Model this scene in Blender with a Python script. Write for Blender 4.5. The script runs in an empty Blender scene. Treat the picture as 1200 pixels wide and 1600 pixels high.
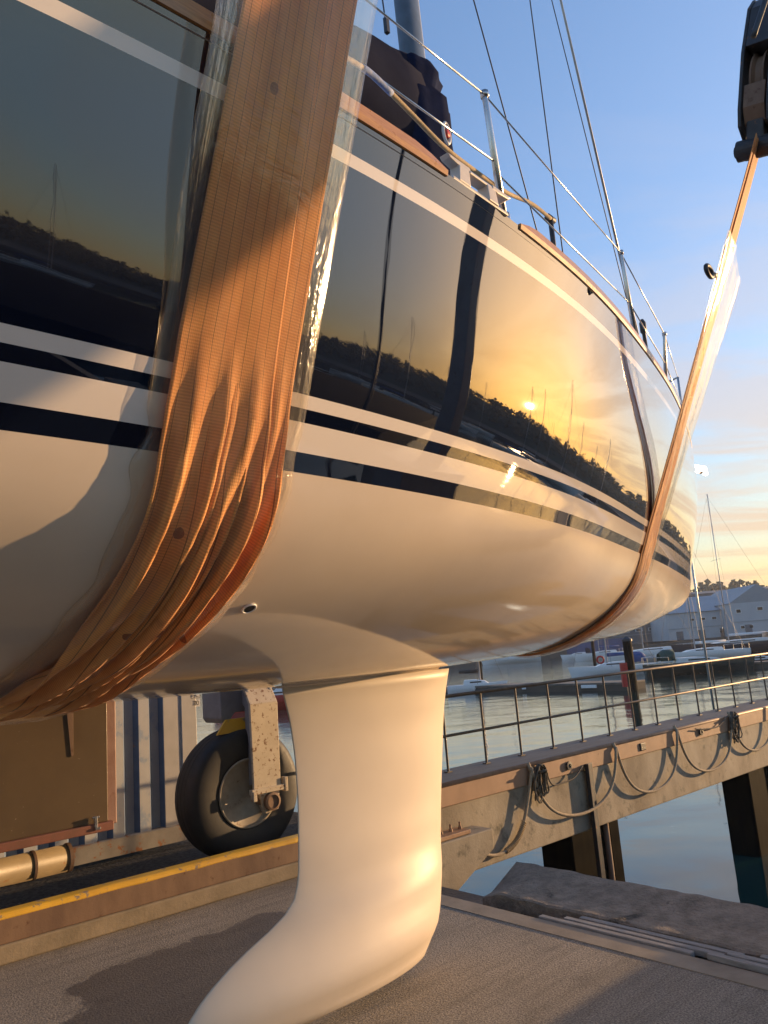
import bpy, bmesh, math, random
from math import radians as R, sin, cos, pi, exp, sqrt, atan2
from mathutils import Vector, Matrix, noise as mn
random.seed(7)
S = bpy.context.scene
COL = S.collection

# ------------------------------------------------------------------ camera
EYE = 1.6
PITCH, ROLL, FPX = R(10.6), R(4.5), 1200.0
_f = Vector((0, cos(PITCH), sin(PITCH))); _r0 = Vector((1, 0, 0)); _u0 = _r0.cross(_f)
_r = _r0*cos(ROLL) - _u0*sin(ROLL); _u = _r0*sin(ROLL) + _u0*cos(ROLL)
cam = bpy.data.cameras.new('camera'); camo = bpy.data.objects.new('camera', cam); COL.objects.link(camo)
camo.matrix_world = Matrix(((_r.x, _u.x, -_f.x, 0), (_r.y, _u.y, -_f.y, 0), (_r.z, _u.z, -_f.z, EYE), (0, 0, 0, 1)))
cam.sensor_fit = 'VERTICAL'; cam.sensor_height = 32.0; cam.lens = FPX*32/1600
cam.clip_start = 0.05; cam.clip_end = 6000
S.camera = camo
S.view_settings.view_transform = 'Standard'; S.view_settings.look = 'None'; S.view_settings.gamma = 1
S.view_settings.exposure = 1.7

# ------------------------------------------------------------------ sun and sky
SUN_AZ, SUN_EL = R(26.0), R(6.0)      # azimuth from +X towards +Y
sd = Vector((cos(SUN_AZ)*cos(SUN_EL), sin(SUN_AZ)*cos(SUN_EL), sin(SUN_EL)))
sl = bpy.data.lights.new('sun', 'SUN'); sl.energy = 2.75; sl.angle = R(0.5); sl.color = (1.0, 0.63, 0.31)
so = bpy.data.objects.new('sun', sl); COL.objects.link(so); so.location = (30, 10, 30)
so.rotation_euler = (-sd).to_track_quat('-Z', 'Y').to_euler()

W = bpy.data.worlds.new('World'); S.world = W; W.use_nodes = True
nt = W.node_tree; nt.nodes.clear()
def wn(t, **k):
    n = nt.nodes.new(t)
    for a, b in k.items(): setattr(n, a, b)
    return n
out = wn('ShaderNodeOutputWorld'); bg = wn('ShaderNodeBackground'); sky = wn('ShaderNodeTexSky', sky_type='NISHITA')
sky.sun_disc = False; sky.sun_elevation = SUN_EL; sky.sun_rotation = R(90) - SUN_AZ
sky.air_density = 1.0; sky.dust_density = 1.2; sky.ozone_density = 2.2; sky.altitude = 0
bg.inputs['Strength'].default_value = 0.15
tc = wn('ShaderNodeTexCoord'); sp = wn('ShaderNodeSeparateXYZ'); nt.links.new(tc.outputs['Generated'], sp.inputs[0])
def wm(op, a, b=None, c=None, clamp=False):
    n = wn('ShaderNodeMath', operation=op, use_clamp=clamp)
    for i, v in enumerate((a, b, c)):
        if v is None: continue
        if isinstance(v, (int, float)): n.inputs[i].default_value = v
        else: nt.links.new(v, n.inputs[i])
    return n.outputs[0]
zc = wm('ADD', wm('MAXIMUM', sp.outputs[2], 0.0), 0.10)
cx = wm('DIVIDE', sp.outputs[0], zc); cy = wm('DIVIDE', sp.outputs[1], zc)
cb = wn('ShaderNodeCombineXYZ'); nt.links.new(cx, cb.inputs[0]); nt.links.new(cy, cb.inputs[1])
mp = wn('ShaderNodeMapping'); mp.inputs['Rotation'].default_value = (0, 0, R(35)); mp.inputs['Scale'].default_value = (0.55, 1.5, 1)
nt.links.new(cb.outputs[0], mp.inputs[0])
n1 = wn('ShaderNodeTexNoise'); n1.inputs['Scale'].default_value = 1.1; n1.inputs['Detail'].default_value = 8; n1.inputs['Roughness'].default_value = 0.6; n1.inputs['Distortion'].default_value = 0.5
nt.links.new(mp.outputs[0], n1.inputs['Vector'])
rp = wn('ShaderNodeValToRGB'); rp.color_ramp.elements[0].position = 0.45; rp.color_ramp.elements[1].position = 0.58
nt.links.new(n1.outputs[0], rp.inputs[0])
fade = wm('SUBTRACT', 1.0, wm('DIVIDE', sp.outputs[2], 0.62, clamp=True))
seaw = wm('ADD', 0.12, wm('MULTIPLY', wm('MAXIMUM', sp.outputs[1], 0.0), 1.25), clamp=True)
mask = wm('MULTIPLY', wm('MULTIPLY', wm('MULTIPLY', rp.outputs[0], fade), 0.9, clamp=True), seaw)
ccol = wn('ShaderNodeMixRGB'); ccol.inputs[1].default_value = (2.15, 1.42, .78, 1); ccol.inputs[2].default_value = (1.5, 1.42, 1.5, 1)
nt.links.new(wm('DIVIDE', sp.outputs[2], 0.45, clamp=True), ccol.inputs[0])
# keep the low sun's glare within the picture's range, and warm it as the harbour haze does
bw = wn('ShaderNodeRGBToBW'); nt.links.new(sky.outputs[0], bw.inputs[0])
cmpf = wm('DIVIDE', 1.0, wm('ADD', 1.0, wm('MULTIPLY', bw.outputs[0], 0.22)))
sdn = wn('ShaderNodeVectorMath', operation='DOT_PRODUCT'); nt.links.new(tc.outputs['Generated'], sdn.inputs[0]); sdn.inputs[1].default_value = tuple(sd)
glow = wm('POWER', wm('MAXIMUM', sdn.outputs['Value'], 0.0), 5.0)
lowb = wm('POWER', wm('SUBTRACT', 1.0, wm('MAXIMUM', sp.outputs[2], 0.0), clamp=True), 7.0)
tint = wn('ShaderNodeMixRGB'); tint.inputs[1].default_value = (1.0, 1.02, 1.15, 1); tint.inputs[2].default_value = (1.12, .80, .38, 1)
nt.links.new(wm('MULTIPLY', lowb, wm('ADD', 0.55, wm('MULTIPLY', glow, 0.6)), clamp=True), tint.inputs[0])
sc1 = wn('ShaderNodeMixRGB', blend_type='MULTIPLY'); sc1.inputs[0].default_value = 1; nt.links.new(sky.outputs[0], sc1.inputs[1]); nt.links.new(cmpf, sc1.inputs[2])
sc2 = wn('ShaderNodeMixRGB', blend_type='MULTIPLY'); sc2.inputs[0].default_value = 1; nt.links.new(sc1.outputs[0], sc2.inputs[1]); nt.links.new(tint.outputs[0], sc2.inputs[2])
mx = wn('ShaderNodeMixRGB'); nt.links.new(mask, mx.inputs[0]); nt.links.new(sc2.outputs[0], mx.inputs[1]); nt.links.new(ccol.outputs[0], mx.inputs[2])
gl2 = wm('MULTIPLY', wm('POWER', wm('MAXIMUM', sdn.outputs['Value'], 0.0), 45.0), wm('MULTIPLY', wm('ADD', sp.outputs[2], 0.02), 25.0, clamp=True), clamp=True)
gadd = wn('ShaderNodeMixRGB', blend_type='ADD'); nt.links.new(gl2, gadd.inputs[0]); nt.links.new(mx.outputs[0], gadd.inputs[1]); gadd.inputs[2].default_value = (9.0, 4.3, .6, 1)
nt.links.new(gadd.outputs[0], bg.inputs['Color']); nt.links.new(bg.outputs[0], out.inputs['Surface'])

# ------------------------------------------------------------------ helpers
def ray(x, y): return _f + _r*((x-600)/FPX) + _u*((800-y)/FPX)
class Frame:
    def __init__(s, ox, oy, ang): s.o = Vector((ox, oy, 0)); s.a = ang; s.x = Vector((cos(ang), sin(ang), 0)); s.y = Vector((-sin(ang), cos(ang), 0))
    def w(s, p): return s.o + s.x*p[0] + s.y*p[1] + Vector((0, 0, p[2]))
    def loc(s, P): d = Vector(P) - s.o; return Vector((d.dot(s.x), d.dot(s.y), P[2]))
    def at(s, px, y=0.0):            # where the sight line meets the frame's plane at local y
        v = ray(*px); t = (y - (Vector((0, 0, EYE))-s.o).dot(s.y))/v.dot(s.y)
        return s.loc(Vector((0, 0, EYE)) + v*t)
WORLD = Frame(0, 0, 0)
QUAY = Frame(-2.44, 4.856, R(41.84))          # x runs along the runway, -y towards the viewer
BOAT = Frame(3.014, 7.801, 0.8565)            # x forward from the stem, +y to port

class MB:
    def __init__(s): s.v = []; s.f = []; s.uv = {}; s.mi = []; s.cur = 0
    def add(s, vs, fs):
        o = len(s.v); s.v += [Vector(v) for v in vs]; s.f += [tuple(o+i for i in f) for f in fs]; s.mi += [s.cur]*len(fs); return o
    def box(s, c, d, rz=0, rot=None):
        M = rot if rot else Matrix.Rotation(rz, 3, 'Z'); c = Vector(c)
        vs = [c + M @ Vector((x*d[0]/2, y*d[1]/2, z*d[2]/2)) for x in (-1, 1) for y in (-1, 1) for z in (-1, 1)]
        s.add(vs, [(0, 1, 3, 2), (4, 6, 7, 5), (0, 4, 5, 1), (2, 3, 7, 6), (0, 2, 6, 4), (1, 5, 7, 3)]); return s
    def tube(s, pts, r, n=8, caps=True, closed=False):
        pts = [Vector(p) for p in pts]; m = len(pts); rs = r if isinstance(r, (list, tuple)) else [r]*m
        prev = None; o = len(s.v); vs = []
        for i, p in enumerate(pts):
            a = pts[(i-1) % m] if (closed or i > 0) else p; b = pts[(i+1) % m] if (closed or i < m-1) else p
            t = (b-a).normalized() if (b-a).length > 1e-9 else Vector((0, 0, 1))
            if prev is None: q = t.cross(Vector((0, 0, 1)) if abs(t.z) < .9 else Vector((1, 0, 0))).normalized()
            else: q = (prev - t*prev.dot(t)); q = q.normalized() if q.length > 1e-6 else t.orthogonal().normalized()
            prev = q; w = t.cross(q)
            for k in range(n):
                a_ = 2*pi*k/n; vs.append(p + (q*cos(a_)+w*sin(a_))*rs[i])
        fs = []
        for i in range(m if closed else m-1):
            j = (i+1) % m
            for k in range(n): k2 = (k+1) % n; fs.append((i*n+k, i*n+k2, j*n+k2, j*n+k))
        if caps and not closed: fs.append(tuple(range(n-1, -1, -1))); fs.append(tuple((m-1)*n+k for k in range(n)))
        s.add(vs, fs); return s
    def prism(s, poly, ax, a, b):       # polygon (2D) extruded along axis ax from a to b
        def P(p, h):
            q = [p[0], p[1]]; q.insert(ax, h); return q
        n = len(poly); vs = [P(p, a) for p in poly] + [P(p, b) for p in poly]
        s.add(vs, [tuple(range(n-1, -1, -1)), tuple(range(n, 2*n))] + [(i, (i+1) % n, n+(i+1) % n, n+i) for i in range(n)]); return s
    def lathe(s, c, ax, prof, n=32):    # prof: (radius, height along ax)
        c = Vector(c); e = [Vector((1, 0, 0)), Vector((0, 1, 0)), Vector((0, 0, 1))]; A = e[ax]; U = e[(ax+1) % 3]; V = e[(ax+2) % 3]
        vs = [c + A*h + (U*cos(2*pi*k/n)+V*sin(2*pi*k/n))*r for r, h in prof for k in range(n)]; m = len(prof)
        fs = [(i*n+k, i*n+(k+1) % n, (i+1)*n+(k+1) % n, (i+1)*n+k) for i in range(m-1) for k in range(n)]
        if prof[0][0] > 1e-4: fs.append(tuple(range(n-1, -1, -1)))
        if prof[-1][0] > 1e-4: fs.append(tuple((m-1)*n+k for k in range(n)))
        s.add(vs, fs); return s
    def grid(s, nu, nv, fn, closeu=False, uvf=None):
        o = len(s.v); s.v += [Vector(fn(i, j)) for j in range(nv) for i in range(nu)]
        for j in range(nv-1):
            for i in range(nu if closeu else nu-1):
                i2 = (i+1) % nu; f = (o+j*nu+i, o+j*nu+i2, o+(j+1)*nu+i2, o+(j+1)*nu+i)
                if uvf: s.uv[len(s.f)] = [uvf(i, j), uvf(i+1, j), uvf(i+1, j+1), uvf(i, j+1)]
                s.f.append(f); s.mi.append(s.cur)
        return s
    def mesh(s, name, base=Vector((0, 0, 0)), smooth=False, fixn=True):
        me = bpy.data.meshes.new(name); me.from_pydata([tuple(v-base) for v in s.v], [], s.f)
        if s.uv:
            l = me.uv_layers.new(name='UVMap')
            for fi, uvs in s.uv.items():
                for k, li in enumerate(me.polygons[fi].loop_indices): l.data[li].uv = uvs[k]
        for p, m in zip(me.polygons, s.mi): p.use_smooth = smooth; p.material_index = m
        if fixn and not s.uv:
            b = bmesh.new(); b.from_mesh(me); bmesh.ops.recalc_face_normals(b, faces=b.faces); b.to_mesh(me); b.free()
        me.update(); return me

BASE = {}
def setp(o, label=None, cat=None, group=None, kind=None):
    if label: o['label'] = label
    if cat: o['category'] = cat
    if group: o['group'] = group
    if kind: o['kind'] = kind
    return o
def thing(name, label, cat, fr, base=(0, 0, 0), group=None):
    o = bpy.data.objects.new(name, None); COL.objects.link(o); o.empty_display_size = .2
    base = Vector(base); o.location = fr.w(base); o.rotation_euler = (0, 0, fr.a); BASE[o.name] = base
    return setp(o, label, cat, group)
def root_of(o):
    while o.parent: o = o.parent
    return o
def part(name, mb, mat, parent, smooth=False, bevel=0, label=None, kind=None, solid=0, fixn=True):
    b = BASE[root_of(parent).name]
    me = mb.mesh(name, b, smooth, fixn); mats = mat if isinstance(mat, (list, tuple)) else [mat]
    for m in mats: me.materials.append(m)
    o = bpy.data.objects.new(name, me); COL.objects.link(o); o.parent = parent; setp(o, label, kind=kind); mods(o, smooth, bevel, solid); return o
def mods(o, smooth, bevel, solid=0):
    if solid:
        m = o.modifiers.new('solid', 'SOLIDIFY'); m.thickness = solid; m.offset = 0
    if bevel:
        m = o.modifiers.new('bevel', 'BEVEL'); m.width = bevel; m.segments = 2; m.limit_method = 'ANGLE'; m.angle_limit = R(35); m.harden_normals = False
def solo(name, label, cat, fr, base, mb, mat, group=None, smooth=False, bevel=0, kind=None, solid=0, fixn=True):
    base = Vector(base); me = mb.mesh(name, base, smooth, fixn)
    for m in (mat if isinstance(mat, (list, tuple)) else [mat]): me.materials.append(m)
    o = bpy.data.objects.new(name, me); COL.objects.link(o); o.location = fr.w(base); o.rotation_euler = (0, 0, fr.a)
    setp(o, label, cat, group, kind); mods(o, smooth, bevel, solid); return o
def struct(name, fr, base, mb, mat, smooth=False, bevel=0): return solo(name, None, None, fr, base, mb, mat, kind='structure', smooth=smooth, bevel=bevel)
def copy_tree(o, parent=None):
    c = o.copy(); COL.objects.link(c); c.parent = parent
    for ch in list(o.children): copy_tree(ch, c)
    return c

# ------------------------------------------------------------------ materials
class NT:
    def __init__(s, name):
        s.m = bpy.data.materials.new(name); s.m.use_nodes = True; s.t = s.m.node_tree; s.b = s.t.nodes['Principled BSDF']; s.out = s.t.nodes['Material Output']
        s._o = None
    def n(s, t, **k):
        x = s.t.nodes.new(t)
        for a, b in k.items(): setattr(x, a, b)
        return x
    def l(s, a, b): s.t.links.new(a, b)
    def obj(s):
        if not s._o: s._o = s.n('ShaderNodeTexCoord')
        return s._o.outputs['Object']
    def uv(s):
        if not s._o: s._o = s.n('ShaderNodeTexCoord')
        return s._o.outputs['UV']
    def noise(s, sc, det=6, rough=.6, vec=None, stretch=None, dist=0):
        v = vec or s.obj()
        if stretch:
            mp = s.n('ShaderNodeMapping'); mp.inputs['Scale'].default_value = stretch; s.l(v, mp.inputs[0]); v = mp.outputs[0]
        x = s.n('ShaderNodeTexNoise'); x.inputs['Scale'].default_value = sc; x.inputs['Detail'].default_value = det; x.inputs['Roughness'].default_value = rough; x.inputs['Distortion'].default_value = dist
        s.l(v, x.inputs['Vector']); return x.outputs[0]
    def ramp(s, f, stops):
        r = s.n('ShaderNodeValToRGB'); e = r.color_ramp.elements
        while len(e) < len(stops): e.new(.5)
        for i, (p, c) in enumerate(stops):
            e[i].position = p; e[i].color = (c, c, c, 1) if isinstance(c, (int, float)) else (*c, 1)
        s.l(f, r.inputs[0]); return r.outputs[0]
    def mix(s, f, a, b, mode='MIX'):
        m = s.n('ShaderNodeMixRGB', blend_type=mode)
        for i, v in enumerate((f, a, b)):
            if isinstance(v, (int, float)): m.inputs[i].default_value = v if i == 0 else (v, v, v, 1)
            elif isinstance(v, tuple): m.inputs[i].default_value = (*v, 1)
            else: s.l(v, m.inputs[i])
        return m.outputs[0]
    def math(s, op, a, b=None, c=None, clamp=False):
        n = s.n('ShaderNodeMath', operation=op, use_clamp=clamp)
        for i, v in enumerate((a, b, c)):
            if v is None: continue
            if isinstance(v, (int, float)): n.inputs[i].default_value = v
            else: s.l(v, n.inputs[i])
        return n.outputs[0]
    def set(s, k, v):
        if isinstance(v, (int, float)): s.b.inputs[k].default_value = v
        elif isinstance(v, tuple): s.b.inputs[k].default_value = (*v, 1)
        else: s.l(v, s.b.inputs[k])
        return s
    def bump(s, h, strength=.3, dist=.01):
        b = s.n('ShaderNodeBump'); b.inputs['Strength'].default_value = strength; b.inputs['Distance'].default_value = dist
        s.l(h, b.inputs['Height']); s.l(b.outputs[0], s.b.inputs['Normal']); return s
def simple(name, c1, c2=None, rough=.6, metal=0, sc=8, bs=.15, bd=.004, bsc=60, streak=None, spots=None):
    m = NT(name); c2 = c2 or tuple(x*.7 for x in c1)
    f = m.ramp(m.noise(sc, stretch=streak), [(.35, 0.), (.65, 1.)]); c = m.mix(f, c1, c2)
    if spots:                     # (colour, scale, lo, hi)
        g = m.ramp(m.noise(spots[1], 7, .7), [(spots[2], 0.), (spots[3], 1.)]); c = m.mix(g, c, spots[0])
        if metal: m.set('Metallic', m.math('MULTIPLY', m.math('SUBTRACT', 1.0, g), metal))
    elif metal: m.set('Metallic', metal)
    m.set('Base Color', c); m.set('Roughness', m.math('ADD', m.math('MULTIPLY', m.noise(bsc*.3), .25), rough-.12, clamp=True))
    if bs: m.bump(m.noise(bsc, 6), bs, bd)
    return m.m
M = {}
M['steel'] = simple('stainless_steel', (.62, .62, .62), (.5, .5, .5), .28, 1, bs=0)
M['dark_steel'] = simple('painted_dark_steel', (.045, .05, .06), (.03, .03, .035), .5, .2, spots=((.16, .07, .03), 22, .58, .68))
M['alu'] = simple('anodised_aluminium', (.50, .50, .50), (.42, .42, .42), .4, .6, bs=0)
M['mastp'] = simple('grey_mast_paint', (.13, .16, .19), (.10, .125, .15), .35, .4, bs=0)
M['cast'] = simple('cast_fitting', (.62, .56, .50), (.52, .47, .42), .45, .2, bs=.1)
M['wire'] = simple('wire_rope', (.07, .075, .085), None, .5, .5, bs=0)
M['teak'] = simple('varnished_teak', (.50, .26, .09), (.38, .18, .06), .3, 0, sc=14, streak=(1, 12, 12), bs=.1)
M['conc'] = simple('pier_concrete', (.34, .29, .215), (.19, .155, .11), .85, 0, sc=2.2, streak=(1, 1, .45), bs=.4, bd=.008, bsc=38, spots=((.07, .065, .045), 5, .56, .72))
M['conc2'] = simple('kerb_concrete', (.30, .24, .17), (.20, .16, .11), .85, 0, sc=4, bs=.4, bd=.006, bsc=50)
M['deckc'] = simple('walkway_top', (.10, .105, .11), (.06, .06, .065), .8, 0, sc=10, streak=(.3, 3, 1), bs=.3)
M['rust_face'] = simple('weathered_steel_channel', (.22, .135, .085), (.13, .075, .05), .7, 0, sc=5, streak=(1, 1, .3), bs=.25, bsc=70, spots=((.09, .035, .015), 14, .6, .7))
M['edge'] = simple('rusted_edge_pipe', (.38, .22, .12), (.26, .14, .08), .55, 0, sc=9, bs=.25)
M['yellow'] = simple('worn_yellow_paint', (.72, .42, .03), (.6, .33, .03), .45, 0, sc=6, bs=.2, spots=((.26, .20, .14), 13, .57, .62))
M['rubber'] = simple('tyre_rubber', (.016, .016, .018), (.028, .025, .022), .62, 0, sc=4, bs=.25, bsc=90)
M['rim'] = simple('wheel_rim_paint', (.34, .29, .22), (.24, .2, .15), .5, 0, sc=8, bs=.15, spots=((.14, .07, .035), 15, .6, .7))
M['liftpaint'] = simple('lift_leg_paint', (.55, .47, .36), (.46, .38, .28), .5, 0, sc=5, bs=.15, spots=((.17, .075, .03), 26, .56, .63))
M['liftgrey'] = simple('lift_grey_paint', (.22, .23, .25), (.17, .17, .19), .5, 0, sc=5, bs=.12, spots=((.11, .06, .04), 24, .62, .68))
M['cont'] = simple('container_blue_paint', (.13, .18, .27), (.09, .125, .20), .5, 0, sc=5, bs=.12, spots=((.30, .17, .11), 7, .62, .68))
M['contg'] = simple('container_overpaint', (.50, .50, .49), (.42, .43, .45), .5, 0, sc=5, bs=.12, spots=((.30, .36, .45), 5, .55, .60))
M['cont2'] = simple('container_grey_paint', (.46, .44, .42), (.40, .385, .36), .5, 0, sc=5, bs=.1, spots=((.22, .09, .04), 9, .64, .7))
M['brown'] = simple('brown_painted_steel', (.135, .092, .05), (.11, .075, .042), .36, 0, sc=3, bs=.1, spots=((.40, .32, .22), 30, .655, .68))
M['pinkf'] = simple('red_oxide_frame', (.34, .21, .17), (.27, .15, .12), .55, 0, sc=7, bs=.15, spots=((.15, .06, .03), 11, .6, .68))
M['redox'] = simple('red_oxide_beam', (.26, .10, .07), (.2, .09, .06), .55, 0, sc=7, bs=.15)
M['tank'] = simple('cream_tank_paint', (.26, .205, .125), (.20, .155, .095), .4, 0, sc=6, bs=.1, spots=((.22, .11, .05), 13, .62, .7))
M['timber'] = simple('grey_planks', (.30, .29, .28), (.18, .17, .165), .8, 0, sc=9, streak=(8, 1, 8), bs=.4, bsc=30)
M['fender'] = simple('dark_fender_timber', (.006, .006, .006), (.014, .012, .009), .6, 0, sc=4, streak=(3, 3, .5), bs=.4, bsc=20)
M['rope'] = simple('old_rope', (.36, .29, .20), (.24, .19, .13), .9, 0, sc=60, bs=.5, bd=.003, bsc=220)
M['rope_dk'] = simple('dark_thin_rope', (.13, .11, .085), (.08, .07, .055), .9, 0, sc=60, bs=.4, bd=.002, bsc=220)
M['rope_gold'] = simple('golden_braided_rope', (.50, .38, .22), (.35, .26, .15), .8, 0, sc=80, bs=.5, bd=.002, bsc=250)
M['blue_rope'] = simple('blue_splice', (.12, .22, .5), (.3, .35, .5), .8, 0, sc=80, bs=.4, bd=.002, bsc=250)
M['cover'] = simple('grey_sail_cover', (.024, .027, .046), (.020, .022, .038), .85, 0, sc=5, bs=.25, bd=.01, bsc=14)
M['cover'].node_tree.nodes['Principled BSDF'].inputs['Specular IOR Level'].default_value = .1
M['navycloth'] = simple('navy_cloth', (.018, .025, .06), (.012, .016, .04), .85, 0, sc=6, bs=.3, bd=.01, bsc=16)
M['white'] = simple('white_gelcoat', (.70, .70, .70), (.64, .65, .66), .3, 0, bs=0)
M['navygel'] = simple('dark_blue_gelcoat', (.02, .025, .045), None, .2, 0, bs=0)
M['greengel'] = simple('dark_green_gelcoat', (.012, .03, .03), None, .2, 0, bs=0)
M['glass'] = simple('dark_window', (.015, .02, .025), None, .1, 0, bs=0)
M['bluecv'] = simple('blue_canvas', (.03, .08, .25), None, .8, 0, bs=0)
M['greencv'] = simple('green_canvas', (.02, .07, .06), None, .8, 0, bs=0)
M['darkcv'] = simple('black_canvas', (.02, .02, .022), None, .8, 0, bs=0)
M['redp'] = simple('red_plastic', (.5, .03, .02), None, .5, 0, bs=0)
M['shedw'] = simple('pale_shed_cladding', (.42, .45, .48), (.38, .40, .43), .6, 0, sc=.4, bs=0)
M['shedr'] = simple('grey_shed_roof', (.27, .30, .33), (.23, .26, .29), .6, 0, sc=.3, bs=0)
M['shedd'] = simple('dark_quay_building', (.13, .14, .16), (.10, .11, .12), .7, 0, sc=.4, bs=0)
M['shedb'] = simple('blue_hoarding', (.03, .07, .2), None, .6, 0, sc=.4, bs=0)
M['silo'] = simple('buff_silo', (.42, .33, .19), (.36, .28, .16), .7, 0, sc=.3, bs=0)
M['reflection_dark'] = simple('reflection_darkener', (.010, .010, .011), (.018, .017, .016), .95, 0, sc=.6, bs=0)  # near black, for unseen surfaces that darken the hull's reflection
M['quaywall'] = simple('dark_quay_wall', (.05, .045, .04), (.08, .07, .055), .9, 0, sc=.6, bs=.2, bsc=3)
M['pont'] = simple('pontoon_timber', (.16, .14, .12), (.10, .09, .075), .8, 0, sc=1.5, bs=.1)
M['hill'] = simple('hill_woods', (.035, .045, .022), (.055, .06, .03), .95, 0, sc=.05, bs=0)
M['leaf'] = simple('far_tree_leaves', (.035, .045, .02), (.07, .075, .035), .95, 0, sc=.12, bs=0)

# hull paint
def hull_mat():
    m = NT('hull_paint'); a = m.n('ShaderNodeAttribute', attribute_name='hz'); c = m.n('ShaderNodeAttribute', attribute_name='cv'); z = a.outputs['Fac']; cv = c.outputs['Fac']
    navy = (.0035, .006, .016); wht = (.64, .54, .43); lin = (.72, .64, .56)
    def band(lo, hi, v): return m.math('MULTIPLY', m.math('GREATER_THAN', v, lo), m.math('LESS_THAN', v, hi))
    top = m.math('GREATER_THAN', z, 2.257)
    nav = m.math('MAXIMUM', m.math('MAXIMUM', band(2.1, 2.15, z), band(2.223, 2.257, z)), m.math('GREATER_THAN', z, 2.292))
    nav = m.math('SUBTRACT', nav, band(-.017, .017, cv), clamp=True)
    bot = m.mix(m.ramp(m.noise(2.2), [(.35, 0.), (.7, 1.)]), wht, (.58, .485, .38))
    whites = m.mix(m.math('GREATER_THAN', z, 2.15), bot, lin)
    m.set('Base Color', m.mix(nav, whites, navy))
    rg = m.math('ADD', m.math('MULTIPLY', m.math('GREATER_THAN', z, 2.1), -.07), .08)
    m.set('Roughness', m.math('ADD', rg, m.math('MULTIPLY', m.noise(30, 4), .008))); m.set('IOR', m.math('ADD', 1.45, m.math('MULTIPLY', nav, .10)))
    m.set('Coat Weight', m.math('MULTIPLY', m.math('GREATER_THAN', z, 2.1), 1.0)); m.set('Coat IOR', m.math('ADD', 1.5, m.math('MULTIPLY', nav, .12))); m.set('Coat Roughness', .012)
    h = m.math('ADD', m.noise(1.6, 3, .4), m.math('MULTIPLY', m.noise(60, 2, .4, stretch=(1, 1, 2.0)), .0015))
    m.bump(h, 1.0, .0035); return m.m
M['hull'] = hull_mat()
m = NT('keel_paint'); f = m.ramp(m.noise(1.8, 4), [(.3, 0.), (.7, 1.)])
m.set('Base Color', m.mix(f, (.68, .59, .48), (.62, .53, .43))); m.set('Specular IOR Level', .25); m.set('Roughness', .45); m.set('IOR', 1.5); m.bump(m.noise(2.5, 3, .4), .6, .006); M['keel'] = m.m

def strap_mat():
    m = NT('orange_webbing'); sx = m.n('ShaderNodeSeparateXYZ'); m.l(m.uv(), sx.inputs[0]); u, v = sx.outputs[0], sx.outputs[1]
    rib = m.math('SINE', m.math('MULTIPLY', v, 2*pi/.0075)); rib2 = m.math('SINE', m.math('MULTIPLY', u, 2*pi/.005))
    ln = m.math('LESS_THAN', m.math('PINGPONG', m.math('ADD', u, .0085), .0165), .0009)
    big = m.ramp(m.noise(5, 5, vec=m.uv(), stretch=(3, 1, 1)), [(.35, 0.), (.7, 1.)])
    c = m.mix(big, (1.0, .50, .15), (.80, .33, .085))
    c = m.mix(m.math('MULTIPLY', m.math('ADD', rib, 1), .17), c, (.34, .12, .035)); c = m.mix(m.math('MULTIPLY', ln, .7), c, (.10, .035, .012))
    sp = None
    for (hu, hv) in HOLES:
        d = m.math('ADD', m.math('POWER', m.math('SUBTRACT', u, hu), 2.0), m.math('POWER', m.math('SUBTRACT', v, hv), 2.0))
        h = m.math('LESS_THAN', d, .0145**2); sp = h if sp is None else m.math('MAXIMUM', sp, h)
    c = m.mix(m.math('MULTIPLY', sp, .8), c, (.22, .05, .02))
    st = m.ramp(m.noise(9, 6, vec=m.uv(), stretch=(1.5, .6, 1)), [(.62, 0.), (.75, 1.)]); c = m.mix(m.math('MULTIPLY', st, .5), c, (.25, .11, .05))
    m.set('Base Color', c); m.set('Roughness', .7); m.set('Sheen Weight', .2)
    m.bump(m.math('ADD', m.math('MULTIPLY', rib, .5), m.math('MULTIPLY', rib2, .25)), .35, .0012)
    tr = m.n('ShaderNodeBsdfTranslucent'); m.l(c, tr.inputs[0]); ms = m.n('ShaderNodeMixShader'); ms.inputs[0].default_value = .3
    m.l(m.b.outputs[0], ms.inputs[1]); m.l(tr.outputs[0], ms.inputs[2]); m.l(ms.outputs[0], m.out.inputs[0]); return m.m
HOLES = [(.0, 1.58), (-.07, 2.62), (.045, 2.645), (-.075, 3.02), (.03, 2.97)]
M['strap'] = strap_mat()
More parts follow.
